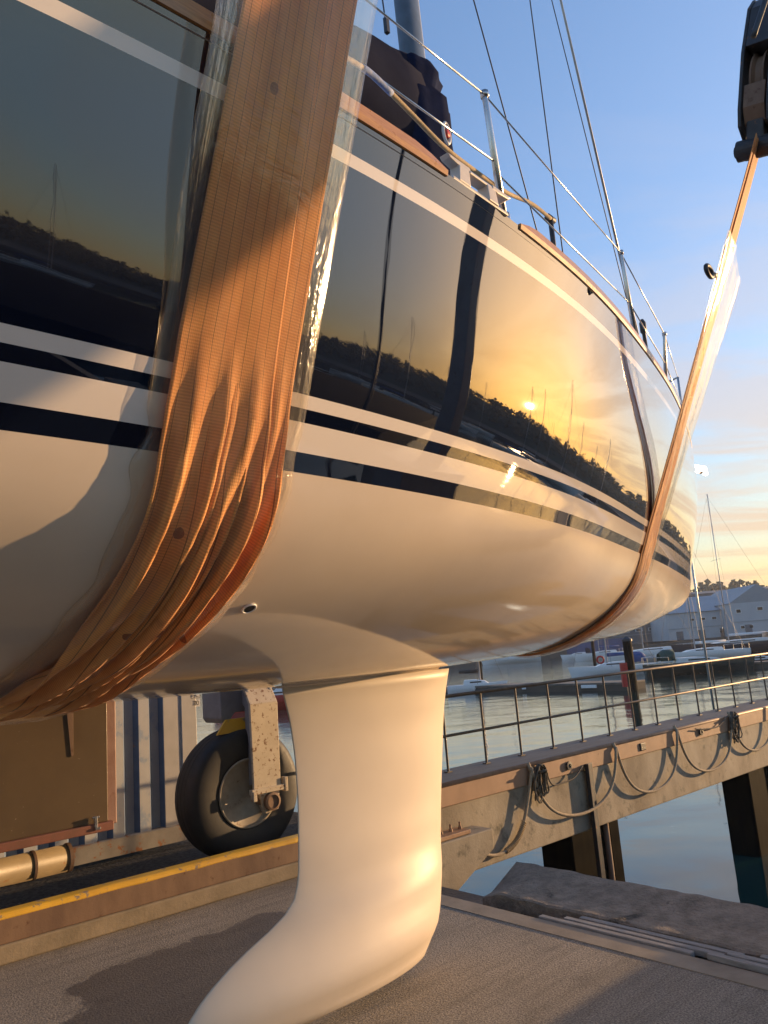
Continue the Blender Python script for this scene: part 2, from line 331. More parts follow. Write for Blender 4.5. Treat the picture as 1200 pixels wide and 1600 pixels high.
def plastic_mat():
    m = NT('clear_polythene'); t = m.n('ShaderNodeBsdfTransparent'); t.inputs[0].default_value = (.97, .95, .91, 1)
    g = m.n('ShaderNodeBsdfGlossy'); g.inputs['Roughness'].default_value = .10; g.inputs[0].default_value = (1, 1, 1, 1)
    d = m.n('ShaderNodeBsdfTranslucent'); d.inputs[0].default_value = (.95, .9, .85, 1); d2 = m.n('ShaderNodeBsdfDiffuse'); d2.inputs[0].default_value = (.9, .88, .85, 1)
    b = m.n('ShaderNodeBump'); b.inputs['Strength'].default_value = .5; b.inputs['Distance'].default_value = .012
    hh = m.math('ADD', m.noise(4, 5, .55, vec=m.uv(), stretch=(3, .8, 1), dist=1.0), m.math('MULTIPLY', m.noise(16, 4, .5, vec=m.uv(), stretch=(1, 1.6, 1), dist=2), .25))
    m.l(hh, b.inputs['Height']); m.l(b.outputs[0], g.inputs['Normal'])
    fr = m.n('ShaderNodeFresnel'); fr.inputs['IOR'].default_value = 1.45; m.l(b.outputs[0], fr.inputs['Normal'])
    dm = m.n('ShaderNodeMixShader'); dm.inputs[0].default_value = .5; m.l(d.outputs[0], dm.inputs[1]); m.l(d2.outputs[0], dm.inputs[2])
    a = m.n('ShaderNodeMixShader'); m.l(m.ramp(m.noise(3, 5, vec=m.uv(), stretch=(4, 1, 1), dist=1), [(.32, .02), (.75, .10)]), a.inputs[0]); m.l(t.outputs[0], a.inputs[1]); m.l(dm.outputs[0], a.inputs[2])
    e = m.n('ShaderNodeMixShader'); lw = m.n('ShaderNodeLayerWeight'); lw.inputs[0].default_value = .5; m.l(m.math('ADD', m.math('MINIMUM', m.math('MULTIPLY', fr.outputs[0], .9), .24), m.math('MULTIPLY', m.math('POWER', lw.outputs['Facing'], 9.0), .4)), e.inputs[0]); m.l(a.outputs[0], e.inputs[1]); m.l(g.outputs[0], e.inputs[2])
    m.l(e.outputs[0], m.out.inputs[0]); return m.m
M['plastic'] = plastic_mat()

# ground
def asphalt():
    m = NT('slab_surface'); ag = m.n('ShaderNodeTexVoronoi'); ag.inputs['Scale'].default_value = 75; m.l(m.obj(), ag.inputs['Vector'])
    n = m.noise(110, 8, .8); big = m.ramp(m.noise(.9, 5), [(.35, 0.), (.65, 1.)])
    c = m.mix(m.ramp(n, [(.43, 0.), (.57, 1.)]), (.12, .105, .088), (.42, .37, .305)); c = m.mix(m.math('MULTIPLY', big, .35), c, (.10, .08, .06)); sm = m.ramp(m.noise(4.5, 6, .65), [(.55, 0.), (.7, 1.)]); c = m.mix(m.math('MULTIPLY', sm, .35), c, (.07, .06, .05))
    sp = m.ramp(ag.outputs['Distance'], [(.06, 1.), (.2, 0.)]); c = m.mix(m.math('MULTIPLY', sp, .6), c, (.42, .38, .32))
    # tyre-worn streaks along the edge of the dock
    st = m.ramp(m.noise(3.0, 5, .6, stretch=(.45, 4.5, 1)), [(.46, 0.), (.62, 1.)]); c = m.mix(m.math('MULTIPLY', st, .24), c, (.055, .045, .037))
    # the damp patch left under the keel
    sx = m.n('ShaderNodeSeparateXYZ'); m.l(m.obj(), sx.inputs[0]); X, Y = sx.outputs[0], sx.outputs[1]
    wob = m.math('MULTIPLY', m.math('SUBTRACT', m.noise(2.2, 6, .6), .5), 1.3)
    def ell(cx, cy, rx, ry):
        return m.math('SQRT', m.math('ADD', m.math('POWER', m.math('DIVIDE', m.math('SUBTRACT', X, cx), rx), 2.), m.math('POWER', m.math('DIVIDE', m.math('SUBTRACT', Y, cy), ry), 2.)))
    dd = None
    for e in WET: q = ell(*e); dd = q if dd is None else m.math('MINIMUM', dd, q)
    wet = m.ramp(m.math('ADD', dd, wob), [(.93, 1.), (1.03, 0.)])
    c = m.mix(m.math('MULTIPLY', wet, .62), c, (.022, .018, .014))
    m.set('Base Color', c); m.set('Roughness', m.math('SUBTRACT', .9, m.math('MULTIPLY', wet, .38)))
    m.bump(m.math('ADD', n, m.math('MULTIPLY', ag.outputs['Distance'], .5)), .8, .005); return m.m
WET = [(.62, -.95, .55, .42), (.25, -1.35, .42, .33), (1.2, -1.0, .5, .5)]
M['asphalt'] = asphalt()
M['gravel'] = simple('dark_loose_gravel', (.045, .042, .04), (.09, .085, .075), .95, 0, sc=30, bs=1, bd=.03, bsc=26)
M['strip'] = simple('pale_concrete_strip', (.30, .25, .19), (.22, .18, .135), .85, 0, sc=5, bs=.3)
for k_ in ('fender', 'cover', 'navycloth', 'reflection_dark', 'gravel'):      # rough, open surfaces: hardly any sheen at a glancing angle
    M[k_].node_tree.nodes['Principled BSDF'].inputs['IOR'].default_value = 1.08
M['ledge'] = simple('coarse_ledge_concrete', (.30, .25, .20), (.17, .14, .11), .9, 0, sc=9, bs=1.0, bd=.02, bsc=42, spots=((.04, .035, .03), 3.3, .6, .68))

def water():
    m = NT('harbour_water'); m.set('Base Color', (.010, .035, .034)); m.set('IOR', 1.5)
    sx = m.n('ShaderNodeSeparateXYZ'); m.l(m.obj(), sx.inputs[0])
    far = m.ramp(m.math('DIVIDE', sx.outputs[1], 100.), [(.12, 0.), (.55, 1.)])
    m.set('Roughness', m.math('ADD', .03, m.math('MULTIPLY', far, .02)))
    h = m.math('ADD', m.math('MULTIPLY', m.noise(.35, 2, .4, stretch=(1, 1, 1)), .30), m.math('MULTIPLY', m.noise(2.6, 4, .5, stretch=(1, 1.6, 1)), m.math('ADD', .006, m.math('MULTIPLY', far, .08))))
    m.bump(h, 1.0, .16); return m.m
M['water'] = water()
# ------------------------------------------------------------------ ground, water, hills
GZ = -1.6
EDGE = 2.42        # QUAY x where the slab stops at the dock
mb = MB(); mb.box((EDGE/2-11, -3.05, -.6), (EDGE+22, 6.1, 1.2))
mb.v = [Vector((min(v.x, EDGE), v.y, v.z)) for v in mb.v]
struct('quay_slab', QUAY, (0, 0, 0), mb, M['asphalt'])
mb = MB(); mb.box((-8.05, 8.06, -.605), (23.3, 16, 1.2)); struct('yard_ground', QUAY, (0, 0, 0), mb, M['gravel'])
mb = MB(); mb.box((EDGE/2-11, -12.6, -.602), (EDGE+22, 13, 1.2)); struct('hard_standing', QUAY, (0, -12, 0), mb, M['reflection_dark'])  # unseen ground, coloured near black so the hull mirrors less light
mb = MB(); mb.grid(90, 90, lambda i, j: (-620+1240*(i/89), -300+920*(j/89), GZ)); struct('water', WORLD, (0, 0, GZ), mb, M['water'])
mb = MB(); mb.box((0, 160, -4), (1280, 960, .2)); struct('harbour_bed', WORLD, (0, 0, 0), mb, M['fender'])
mb = MB(); mb.box((EDGE-.085, -6.5, .002), (.15, 13, .004)); struct('pale_edge_strip', QUAY, (EDGE, 0, 0), mb, M['strip'])

def ridge_h(az):         # skyline height above the water, by azimuth from +X in degrees
    h = 21 + 7*sin(R(az*2.2+30)) + 4*sin(R(az*6.1)) + 2.2*mn.noise(Vector((az*.13, 0, 0)))*2
    if 50 < az < 75: h -= 6*(1-abs(az-62)/13)
    return h
def hills():
    mb = MB(); na = 360
    def fn(i, j):
        az = i-90.0; r = [330, 350, 380, 420, 480, 560][j]; k = [0, .35, .8, 1.0, .95, .8][j]; a = R(az)
        h = ridge_h(az)*k*(1+.05*mn.noise(Vector((az*.9, j*3., 1)))); return (r*cos(a), r*sin(a), GZ-.3+h)
    mb.grid(na, 6, fn, closeu=True); struct('hills', WORLD, (0, 0, GZ), mb, M['hill'], smooth=True)
    tr = MB(); rng = random.Random(5)
    for k in range(2600):
        az = rng.uniform(-60, 110); a = R(az); t = rng.random(); r = 345+70*t; kk = .3+.7*min(1, (r-345)/60)
        s = rng.uniform(1.8, 4.2)*(1+.6*(mn.noise(Vector((az*.4, 7, 0))))); base = Vector((r*cos(a), r*sin(a), GZ+ridge_h(az)*kk+s*.5))
        for q in range(9):
            o = Vector((rng.gauss(0, 1), rng.gauss(0, 1), rng.gauss(0, .8)))*s*.55; c = base+o; d = s*rng.uniform(.25, .5)
            e1 = Vector((rng.gauss(0, 1), rng.gauss(0, 1), rng.gauss(0, 1))).normalized(); e2 = e1.orthogonal().normalized(); e3 = e1.cross(e2)
            tr.add([c+e1*d, c-e1*d, c+e2*d, c-e2*d, c+e3*d, c-e3*d], [(0, 2, 4), (2, 1, 4), (1, 3, 4), (3, 0, 4), (2, 0, 5), (1, 2, 5), (3, 1, 5), (0, 3, 5)])
    solo('woodland', 'dark woods covering the far hills beyond the harbour', 'woodland', WORLD, (0, 0, GZ), tr, M['leaf'], kind='stuff', fixn=False)
hills()
# low shore in front of the hills all round
mb = MB()
mb.grid(181, 4, lambda i, j: ((lambda a, r, z: (r*cos(a), r*sin(a), z))(R(i*1.0-60), [172, 172.5, 250, 345][j], GZ+[-1, 1.6, 2.2, 3][j])))
struct('far_shore', WORLD, (0, 0, GZ), mb, M['quaywall'])

# unseen broad slab added off to the right to darken the topsides' reflection
mb = MB(); pl_ = []
A0, A1 = R(-48), R(15)
n_ = 24
ring = [(r*cos(A0+(A1-A0)*k/n_), r*sin(A0+(A1-A0)*k/n_)) for r in (15.5,) for k in range(n_+1)]+[(62*cos(A1-(A1-A0)*k/n_), 62*sin(A1-(A1-A0)*k/n_)) for k in range(n_+1)]
mb.prism(ring, 2, GZ-1.5, -.35); struct('added_dark_slab', WORLD, (30, -10, GZ), mb, M['reflection_dark'])
haze = MB(); haze.box((0, 160, 17.0), (1300, 980, 46)); 
hm = bpy.data.materials.new('thin_haze'); hm.use_nodes = True; ht = hm.node_tree; ht.nodes.clear(); ho = ht.nodes.new('ShaderNodeOutputMaterial'); hv = ht.nodes.new('ShaderNodeVolumePrincipled')
hv.inputs['Color'].default_value = (.92, .93, .96, 1); hv.inputs['Density'].default_value = .0004; hv.inputs['Anisotropy'].default_value = .0; ht.links.new(hv.outputs[0], ho.inputs['Volume'])
solo('haze', None, None, WORLD, (0, 160, -6), haze, hm, kind='stuff')

# ------------------------------------------------------------------ the raised yacht
KB = [0, .4, 1.2, 2.4, 3.6, 4.8, 6.0, 7.2, 8.6, 11.2, 12.6]; VB = [.02, .1439, .3734, .6967, .9848, 1.2397, 1.3547, 1.3154, 1.16, .85, .62]
KA = [0, 1.5, 3.5, 5.5, 8.6, 12.6]; VA = [.37, .4198, .4744, .4655, .50, .45]; VC = [-.158, -.2543, -.3527, -.4412, -.4564, -.45]; VE = [-.0509, .0384, .1219, .219, .34, .34]
KZ = [-.3, 2, 4, 6, 8.6, 12.6]; VZS = [3.4692, 3.3342, 3.1996, 3.0829, 2.96, 2.90]; VZC = [3.2456, 3.1578, 3.0565, 2.9591, 2.85, 2.8]
KK = [0, .1, .4, 1.36, 2.6, 3.5, 5, 7, 9, 11, 12.6]; VK = [1.955, 1.90, 1.82, 1.665, 1.57, 1.53, 1.50, 1.53, 1.68, 1.88, 2.0]
class Spl:
    def __init__(s, k, v):
        import numpy as np
        n = len(k); A = np.zeros((n, n)); b = np.zeros(n); h = np.diff(k); A[0, 0] = A[-1, -1] = 1
        for i in range(1, n-1):
            A[i, i-1] = h[i-1]; A[i, i] = 2*(h[i-1]+h[i]); A[i, i+1] = h[i]; b[i] = 6*((v[i+1]-v[i])/h[i]-(v[i]-v[i-1])/h[i-1])
        s.M = list(np.linalg.solve(A, b)); s.k = list(k); s.v = list(v)
    def __call__(s, x):
        k, v, M_ = s.k, s.v, s.M; x = min(max(x, k[0]), k[-1]); i = 0
        while i < len(k)-2 and x > k[i+1]: i += 1
        t = x-k[i]; u = k[i+1]-x; h = k[i+1]-k[i]
        return (M_[i]*u**3+M_[i+1]*t**3)/(6*h)+(v[i]/h-M_[i]*h/6)*u+(v[i+1]/h-M_[i+1]*h/6)*t
fB, fA, fC, fE, fS, fCv, fK = Spl(KB, VB), Spl(KA, VA), Spl(KA, VC), Spl(KA, VE), Spl(KZ, VZS), Spl(KZ, VZC), Spl(KK, VK)
Z0 = 2.1
def half(s, z):        # half breadth of the hull
    w = 1-exp(-max(s, 0)/.35); t = z-Z0
    if t >= 0: return fB(s)+w*(fA(s)*t+fC(s)*t*t+fE(s)*t**3)
    D = Z0-fK(s); tau = min(1, -t/D)
    return (fB(s)+w*fA(s)*t*.75)*(1-tau**2.5)**(1/1.6)
def xs(s, z): return -(s-.425*(z-Z0)*exp(-s/1.2))
def HP(s, z, side=-1, out=0.0):     # BOAT-frame point on the hull, side -1 = starboard (towards the viewer)
    return Vector((xs(s, z), side*(half(s, z)+out), z))
def build_hull(root):
    SS = [0, .02, .05, .1, .16, .24, .34, .46, .6]+[.6+(12.6-.6)*(i/110) for i in range(1, 111)]
    taus = [0, .004, .015, .035, .07, .12, .18, .25, .32, .40, .48, .56, .64, .71, .78, .84, .89, .93, .96, .98, .992, 1.0]
    ups = [i/26 for i in range(1, 27)]
    sec = [('d', t) for t in reversed(taus)]+[('u', u) for u in ups]      # keel -> sheer
    n = len(sec); cols = [(s, sec[k], sd) for sd in (0,) for s in SS for k in range(0)]
    verts = []; hz = []; cvv = []; nu = 2*n-1
    for s in SS:
        row = []
        for kind, q in sec:
            z = (Z0-(Z0-fK(s))*q) if kind == 'd' else Z0+(fS(s)-Z0)*q
            y = 0.0 if (kind == 'd' and q == 1.0) else half(s, z); row.append((xs(s, z), y, z))
        full = [(x, y, z) for x, y, z in reversed(row)]+[(x, -y, z) for x, y, z in row[1:]]    # port sheer -> keel -> starboard sheer
        for p in full: verts.append(p); hz.append(p[2]); cvv.append(p[2]-fCv(s))
    mb = MB(); mb.v = [Vector(v) for v in verts]
    for j in range(len(SS)-1):
        for i in range(nu-1): mb.f.append((j*nu+i, j*nu+i+1, (j+1)*nu+i+1, (j+1)*nu+i)); mb.mi.append(0)
    e = len(SS)-1; mb.f.append(tuple(e*nu+i for i in range(nu))); mb.mi.append(0)      # transom
    mb.f.append(tuple(i for i in range(nu-1, -1, -1))); mb.mi.append(0)                # stem face
    o = part('hull', mb, M['hull'], root, smooth=True)
    for nm, arr in (('hz', hz), ('cv', cvv)):
        at = o.data.attributes.new(nm, 'FLOAT', 'POINT'); at.data.foreach_set('value', arr)
    return o
yacht = thing('sailing_yacht', 'big dark blue yacht with cream bottom and white stripes hanging in slings', 'sailing yacht', BOAT, (-5, 0, 0))
hull = build_hull(yacht)
# deck and coachroof
mb = MB(); SD = [.05+12.5*i/60 for i in range(61)]
mb.grid(9, 61, lambda i, j: (xs(SD[j], fS(SD[j])), (i/4-1)*(half(SD[j], fS(SD[j]))-.006), fS(SD[j])-.03+.07*(1-(i/4-1)**2)))
part('deck', mb, M['white'], yacht, smooth=True)
mb = MB()
def coach(i, j):
    s = 3.6+5.2*j/30; w = .62*min(1, (j+.6)/5)**.5; a = i/12*pi; h = .30*min(1, (j+.5)/8)**.7
    return (-s, cos(a)*w*(1 if sin(a) > 0 else 1), fS(s)-.02+h*min(1, sin(a)*1.6))
mb.grid(13, 31, coach); part('coachroof', mb, M['white'], yacht, smooth=True, solid=.02)
# teak toe rail, broken at the fairlead
def toe(s0, s1, side=-1, h=.04, w=.04):
    mb = MB(); n = max(4, int(abs(s1-s0)/.08)); rows = []
    for j in range(n+1):
        s = s0+(s1-s0)*j/n; z = fS(s); y = half(s, z); k = min(1, min(j, n-j)/2.0+.25) if n > 6 else 1; x = xs(s, z)
        prof = [(.004, -.012), (.008, .006), (.004, h*k), (-w*.8, h*k), (-w, -.012)]
        rows.append([(x, side*(y+a), z+b) for a, b in prof])
    mb.grid(5, n+1, lambda i, j: rows[j][i], closeu=True); mb.f += [(4, 3, 2, 1, 0), tuple(n*5+i for i in range(5))]; mb.mi += [0, 0]
    return mb
part('toe_rail', toe(.08, 5.54), M['teak'], yacht); part('toe_rail', toe(6.03, 11.5), M['teak'], yacht); part('toe_rail', toe(.08, 11.5, 1), M['teak'], yacht)
# fairlead on the sheer
mb = MB(); s0 = 5.83; z = fS(s0); y = -half(s0, z)+.02; a0 = BOAT.at((675, 250), y); x0 = -5.97; L = .33
def q(u, w): return (x0+u*L, z+.005+w*.085)
for poly in ([(0, .0), (1, 0), (1, .16), (0, .16)], [(-.06, 1.0), (.32, 1.0), (.34, .80), (.24, .70), (-.02, .86)], [(.12, .82), (.30, .80), (.30, .1), (.10, .1)], [(.30, .86), (.72, .86), (.72, .72), (.30, .72)],
             [(.60, .8), (.76, .8), (.80, .1), (.62, .1)], [(.70, .92), (1.08, .92), (1.0, .74), (.80, .68), (.70, .72)]):
    pp = [q(*p) for p in poly]; off = .0015*len(mb.f)/8; mb.prism(pp, 1, y-.017-off, y+.017+off)
part('fairlead', mb, M['cast'], yacht, bevel=.004)
# through-hull fitting
c = Vector((0, 0, 0)); best = 1e9
for si in range(40):
    for zi in range(30):
        s = 5.6+si*.03; zz = 1.6+zi*.012; p = BOAT.w(HP(s, zz)); d = p-Vector((0, 0, EYE)); w = d.dot(_f); px = 600+FPX*d.dot(_r)/w; py = 800-FPX*d.dot(_u)/w
        e = (px-392)**2+(py-952)**2
        if e < best: best = e; hs, hzz = s, zz
p = HP(hs, hzz); nn = (HP(hs-.01, hzz)-p).cross(HP(hs, hzz+.01)-p).normalized()
if nn.y > 0: nn = -nn
mb = MB(); mb.tube([p-nn*.03, p+nn*.003], .019, 20); part('drain_hole', mb, M['rubber'], yacht)
mb = MB(); t1 = nn.orthogonal().normalized(); t2 = nn.cross(t1)
mb.tube([p+nn*.002+(t1*cos(a)+t2*sin(a))*.021 for a in [2*pi*k/24 for k in range(24)]], .0035, 6, closed=True); part('drain_rim', mb, M['white'], yacht, smooth=True)

# keel with its swept bulb
def K(px): v = BOAT.at(px); return (-v.x, v.z)
LE = sorted([K(p) for p in [(698, 1045), (692, 1100), (690, 1150), (688, 1220), (686, 1300), (683, 1380), (676, 1435), (665, 1475), (648, 1508), (622, 1538), (590, 1560)]], key=lambda a: a[1])
TE = sorted([K(p) for p in [(440, 1078), (452, 1125), (460, 1180), (465, 1250), (466, 1320), (466, 1370), (460, 1408), (443, 1435), (415, 1460), (370, 1500), (330, 1545), (300, 1585), (284, 1622)]], key=lambda a: a[1])
TE = [(5.45, .045), (5.95, .12)]+TE
def lerp(tab, z):
    if z <= tab[0][1]: return tab[0][0]
    for (a, za), (b, zb) in zip(tab, tab[1:]):
        if z <= zb: return a+(b-a)*(z-za)/(zb-za)
    return tab[-1][0]
def tab(t, z):
    for (a, va), (b, vb) in zip(t, t[1:]):
        if z <= b:
            k = (z-a)/(b-a); k = k*k*(3-2*k); return va+(vb-va)*k
    return t[-1][1]
TH = [(.03, .06), (.10, .26), (.25, .40), (.42, .32), (.62, .19), (.85, .155), (1.2, .165), (1.42, .20), (1.50, .25)]
mb = MB(); zl = [.045, .055, .07, .09, .12, .15, .19, .23, .27, .31, .35, .39, .43, .47, .51, .56, .62, .68]+[.75+.05*i for i in range(16)]
zl = sorted(set(round(z, 3) for z in zl)); NP = 40
def smooth_e(t, z): return (lerp(t, z-.03)+lerp(t, z)*2+lerp(t, z+.03))/4
def ksec(i, j):
    z = zl[j]; le, te = smooth_e(LE, z), smooth_e(TE, z); c = te-le; T = tab(TH, z)
    k = i/NP; a = k*2*pi; u = .5-.5*cos(a)       # u:0 = leading edge
    th = T/2*(2.0*sqrt(max(u, 0))*(1-u)**.9+.12*sin(pi*u))/1.0*.80*1.35
    y = (-1 if k < .5 else 1)*th
    return (-(le+c*u), y, z)
mb.grid(NP, len(zl), ksec, closeu=True); n0 = NP; mb.f += [tuple(range(n0-1, -1, -1)), tuple((len(zl)-1)*n0+i for i in range(n0))]; mb.mi += [0, 0]
o = part('keel', mb, M['keel'], yacht, smooth=True, fixn=True)
# the moulded stub between hull and keel
mb = MB(); zt = [1.490, 1.497, 1.505, 1.53, 1.56, 1.60, 1.64, 1.68, 1.72, 1.76]
def stub(i, j):
    z = zt[j]; k = max(0, (z-1.505)/.255); e = k**1.25; le = 4.24-.85*e; te = 5.48+1.75*k**.55; T = .14+.50*k**.85
    if j == 0: T -= .02; le += .02; te -= .02
    a = i/48*2*pi; u = .5-.5*cos(a); th = T*(2.0*sqrt(max(u, 0))*(1-u)**.75*.82+.1*sin(pi*u))
    return (-(le+(te-le)*u), (-1 if i < 24 else 1)*th, z)
mb.grid(48, len(zt), stub, closeu=True); mb.f += [tuple(range(47, -1, -1))]; mb.mi += [0]
part('keel_stub', mb, M['keel'], yacht, smooth=True)

# mast, covers, rigging
def CP(px, y=0.): v = BOAT.at(px, y); return v
m0, m1 = CP((660, 95)), CP((647, 0)); md = (m1-m0).normalized(); foot = m0-md*((m0.z-3.3)/md.z)
foot = Vector((m0.x-.05, 0, 3.15)); mtop = Vector((m0.x-.42, 0, 17.5))
mb = MB(); mb.grid(20, 8, lambda i, j: tuple(foot.lerp(mtop, j/7)+Vector((.115*cos(2*pi*i/20), .075*sin(2*pi*i/20), 0))), closeu=True)
mast = part('mast', mb, M['mastp'], yacht, smooth=True)
mb = MB(); mb.box(foot.lerp(mtop, .5)+Vector((.13, 0, 0)), (.02, .03, 13.6), rot=Matrix.Rotation(atan2(mtop.x-foot.x, 14.2), 3, 'Y')); part('mast_track', mb, M['white'], mast)
def blob(i, j):      # cloth wrapped round the mast foot
    t = j/22; z = 5.74-2.5*t; w = .15+.20*min(1, t*2.2)**.8+.03*sin(t*14); a = 2*pi*i/28
    if t < .10: w = .15+.06*sin(t/.10*pi)
    w *= 1+.10*mn.noise(Vector((cos(a)*2, sin(a)*2, z*1.3)))+.05*sin(a*7+z)
    c = foot.lerp(mtop, (z-3.3)/14.2); return (c.x-.05*min(1, t*4)+w*1.05*cos(a), w*.8*sin(a), z)
mb = MB(); mb.grid(28, 23, blob, closeu=True); part('mast_cover', mb, M['navycloth'], yacht, smooth=True)
q0 = CP((692, 212), -.31)
mb = MB(); mb.tube([q0+Vector((cos(a)*.035, -.03, sin(a)*.075)) for a in [2*pi*k/20 for k in range(20)]], .012, 6, closed=True); part('cover_eyelet', mb, M['white'], yacht, smooth=True)
mb = MB(); mb.lathe(q0+Vector((0, -.03, 0)), 1, [(.0001, -.012), (.03, -.01), (.03, .01), (.0001, .012)], 16); part('eyelet_strap', mb, M['redp'], yacht, smooth=True)
# boom with its stacked sail cover
bz = 5.05
def cov(i, j):
    t = j/24; x = foot.x-.16-4.6*t; a = 2*pi*i/26; top = 5.80-.28*min(1, t*3)-.25*t; bot = 4.90-.03*sin(t*30); c = (top+bot)/2; h = (top-bot)/2; w = .17+.03*mn.noise(Vector((x*2, a, 0)))
    s_ = sin(a); return (x, w*cos(a)*(1-.35*max(0, s_)), c+h*s_+.02*mn.noise(Vector((x*3, 5, a)))-.04*abs(cos(a*1))*0)
mb = MB(); mb.grid(26, 25, cov, closeu=True); mb.f += [tuple(range(26)), tuple(24*26+i for i in range(25, -1, -1))]; mb.mi += [0, 0]; part('sail_cover', mb, M['cover'], yacht, smooth=True)
mb = MB(); mb.tube([(foot.x-.1, 0, 4.86), (foot.x-4.9, 0, 4.92)], .075, 16); part('boom', mb, M['alu'], yacht, smooth=True)
mb = MB(); mb.tube([CP((605, 52)), CP((592, -40)), CP((560, -260))], .006, 6); mb.box(CP((604, 40)), (.03, .03, .12)); part('lazy_jack', mb, M['wire'], yacht)
def stay(name, pa, pb, zt_, r, mat='wire', y=0.0):
    a, b = CP(pa, y), CP(pb, y); d = (b-a)/(b.z-a.z); lo = a+d*(zt_-.15-a.z); hi = a+d*(15.5-a.z); mb = MB(); mb.tube([lo, hi], r, 8); return part(name, mb, M[mat], yacht, smooth=True)
stay('inner_stay', (842, 372), (740, 0), 3.42, .006); stay('inner_stay', (880, 400), (828, 0), 3.5, .006)
stay('forestay', (1003, 550), (876, 0), 3.68, .013, 'alu'); stay('jib_halyard', (1001, 555), (862, 0), 3.66, .005)
v = CP((1006, 520)); mb = MB(); mb.lathe((v.x, 0, v.z-.35), 2, [(.03, -.2), (.05, -.16), (.02, -.12), (.035, 0), (.05, .03), (.05, .09), (.02, .1), (.02, .34), (.035, .36), (.035, .46), (.015, .5)], 14); part('furler', mb, M['dark_steel'], yacht, smooth=True)
# stanchions and lifelines
def stanch(pf, pt, r=.013):
    best = None
    for k in range(900):
        s = .2+k*.01; z = fS(s); p = BOAT.w(HP(s, z)); d = p-Vector((0, 0, EYE)); w = d.dot(_f); e = (600+FPX*d.dot(_r)/w-pf[0])**2+(800-FPX*d.dot(_u)/w-pf[1])**2
        if best is None or e < best[0]: best = (e, s)
    s = best[1]; z = fS(s); f = HP(s, z); f.y += .04; f.z -= .02
    # top: meet the sight line, about upright above the foot
    t = BOAT.at(pt, f.y); bestt = None
    for k in range(41):
        yy_ = f.y-.20+k*.01; t = BOAT.at(pt, yy_); e = abs(t.x-f.x)
        if bestt is None or e < bestt[0]: bestt = (e, t)
    t = bestt[1]; mb = MB(); mb.tube([f, f.lerp(t, .97), t], [r*1.15, r*.85, r*.85], 10); mb.tube([t-Vector((0, 0, .012)), t+Vector((0, 0, .012))], r*1.3, 8); mb.tube([f-Vector((0, 0, .0)), f+Vector((0, 0, .07))], r*1.7, 10)
    part('stanchion', mb, M['steel'], yacht, smooth=True); return f, t
f1, t1_ = stanch((808, 342), (757, 148)); f2, t2_ = stanch((1004, 548), (970, 395)); f3, t3_ = stanch((1047, 610), (1038, 522))
print('stanchions', f1, t1_, f2, t2_, f3, t3_)
def mid(f, t, k=.47): return f.lerp(t, k)
aft = t1_+(t1_-t2_)*.9; aft = BOAT.at((560, -10), t1_.y-.06); aftl = BOAT.at((560, 100), t1_.y-.03)
bowp = Vector((.25, -.12, 4.30)); bowl = Vector((.25, -.12, 3.98))
def wire(pts, name='lifeline', r=.004, mat='steel', sag=.0):
    mb = MB(); mb.tube(pts, r, 6); part(name, mb, M[mat], yacht, smooth=True)
wire([aft, t1_]); wire([t1_, t2_]); wire([t2_, t3_]); wire([t3_, bowp])
wire([aftl, mid(f1, t1_, .5)]); wire([mid(f1, t1_, .42), mid(f2, t2_, .5)]); wire([mid(f2, t2_, .5), mid(f3, t3_, .5)]); wire([mid(f3, t3_, .5), bowl])
mb = MB(); mb.tube([Vector((-.1, -.14, 3.44)), Vector((.2, -.13, 3.9)), bowp, Vector((.36, 0, 4.32)), Vector((.25, .12, 4.3)), Vector((-.1, .14, 3.44))], .013, 10); part('bow_rail', mb, M['steel'], yacht, smooth=True)
# deck post the mooring line runs to
pz = BOAT.at((866, 392), -1.33); pt_ = BOAT.at((860, 342), -1.33); mb = MB(); mb.tube([pz-Vector((0, 0, .05)), pt_], .012, 10); mb.tube([pt_-Vector((.03, 0, 0)), pt_+Vector((.03, 0, 0))], .016, 8); part('deck_post', mb, M['dark_steel'], yacht, smooth=True)
def spline(pts, n=10):
    out = []; P_ = [Vector(p) for p in pts]; P_ = [P_[0]*2-P_[1]]+P_+[P_[-1]*2-P_[-2]]
    for i in range(1, len(P_)-2):
        for k in range(n):
            t = k/n; a, b, c, d = P_[i-1:i+3]; out.append(.5*((2*b)+(c-a)*t+(2*a-5*b+4*c-d)*t*t+(3*b-a-3*c+d)*t**3))
    out.append(P_[-2]); return out
rp_ = [BOAT.at(p, y) for p, y in (((555, 99), -1.56), ((585, 120), -1.55), ((640, 175), -1.53), ((690, 226), -1.52), ((735, 262), -1.50), ((790, 300), -1.46), ((830, 318), -1.40), ((860, 341), -1.34))]
rp_ = [BOAT.at((520, 80), -1.57)]+rp_
mr = thing('mooring_line', 'golden braided rope running along the yacht rail to a deck post', 'rope', BOAT, rp_[3])
mb = MB(); mb.tube(spline(rp_), .0085, 8); part('line', mb, M['rope_gold'], mr, smooth=True)
sp_ = spline(rp_)[14:26]; mb = MB(); mb.tube(sp_, .0105, 8); part('blue_splice', mb, M['blue_rope'], mr, smooth=True)

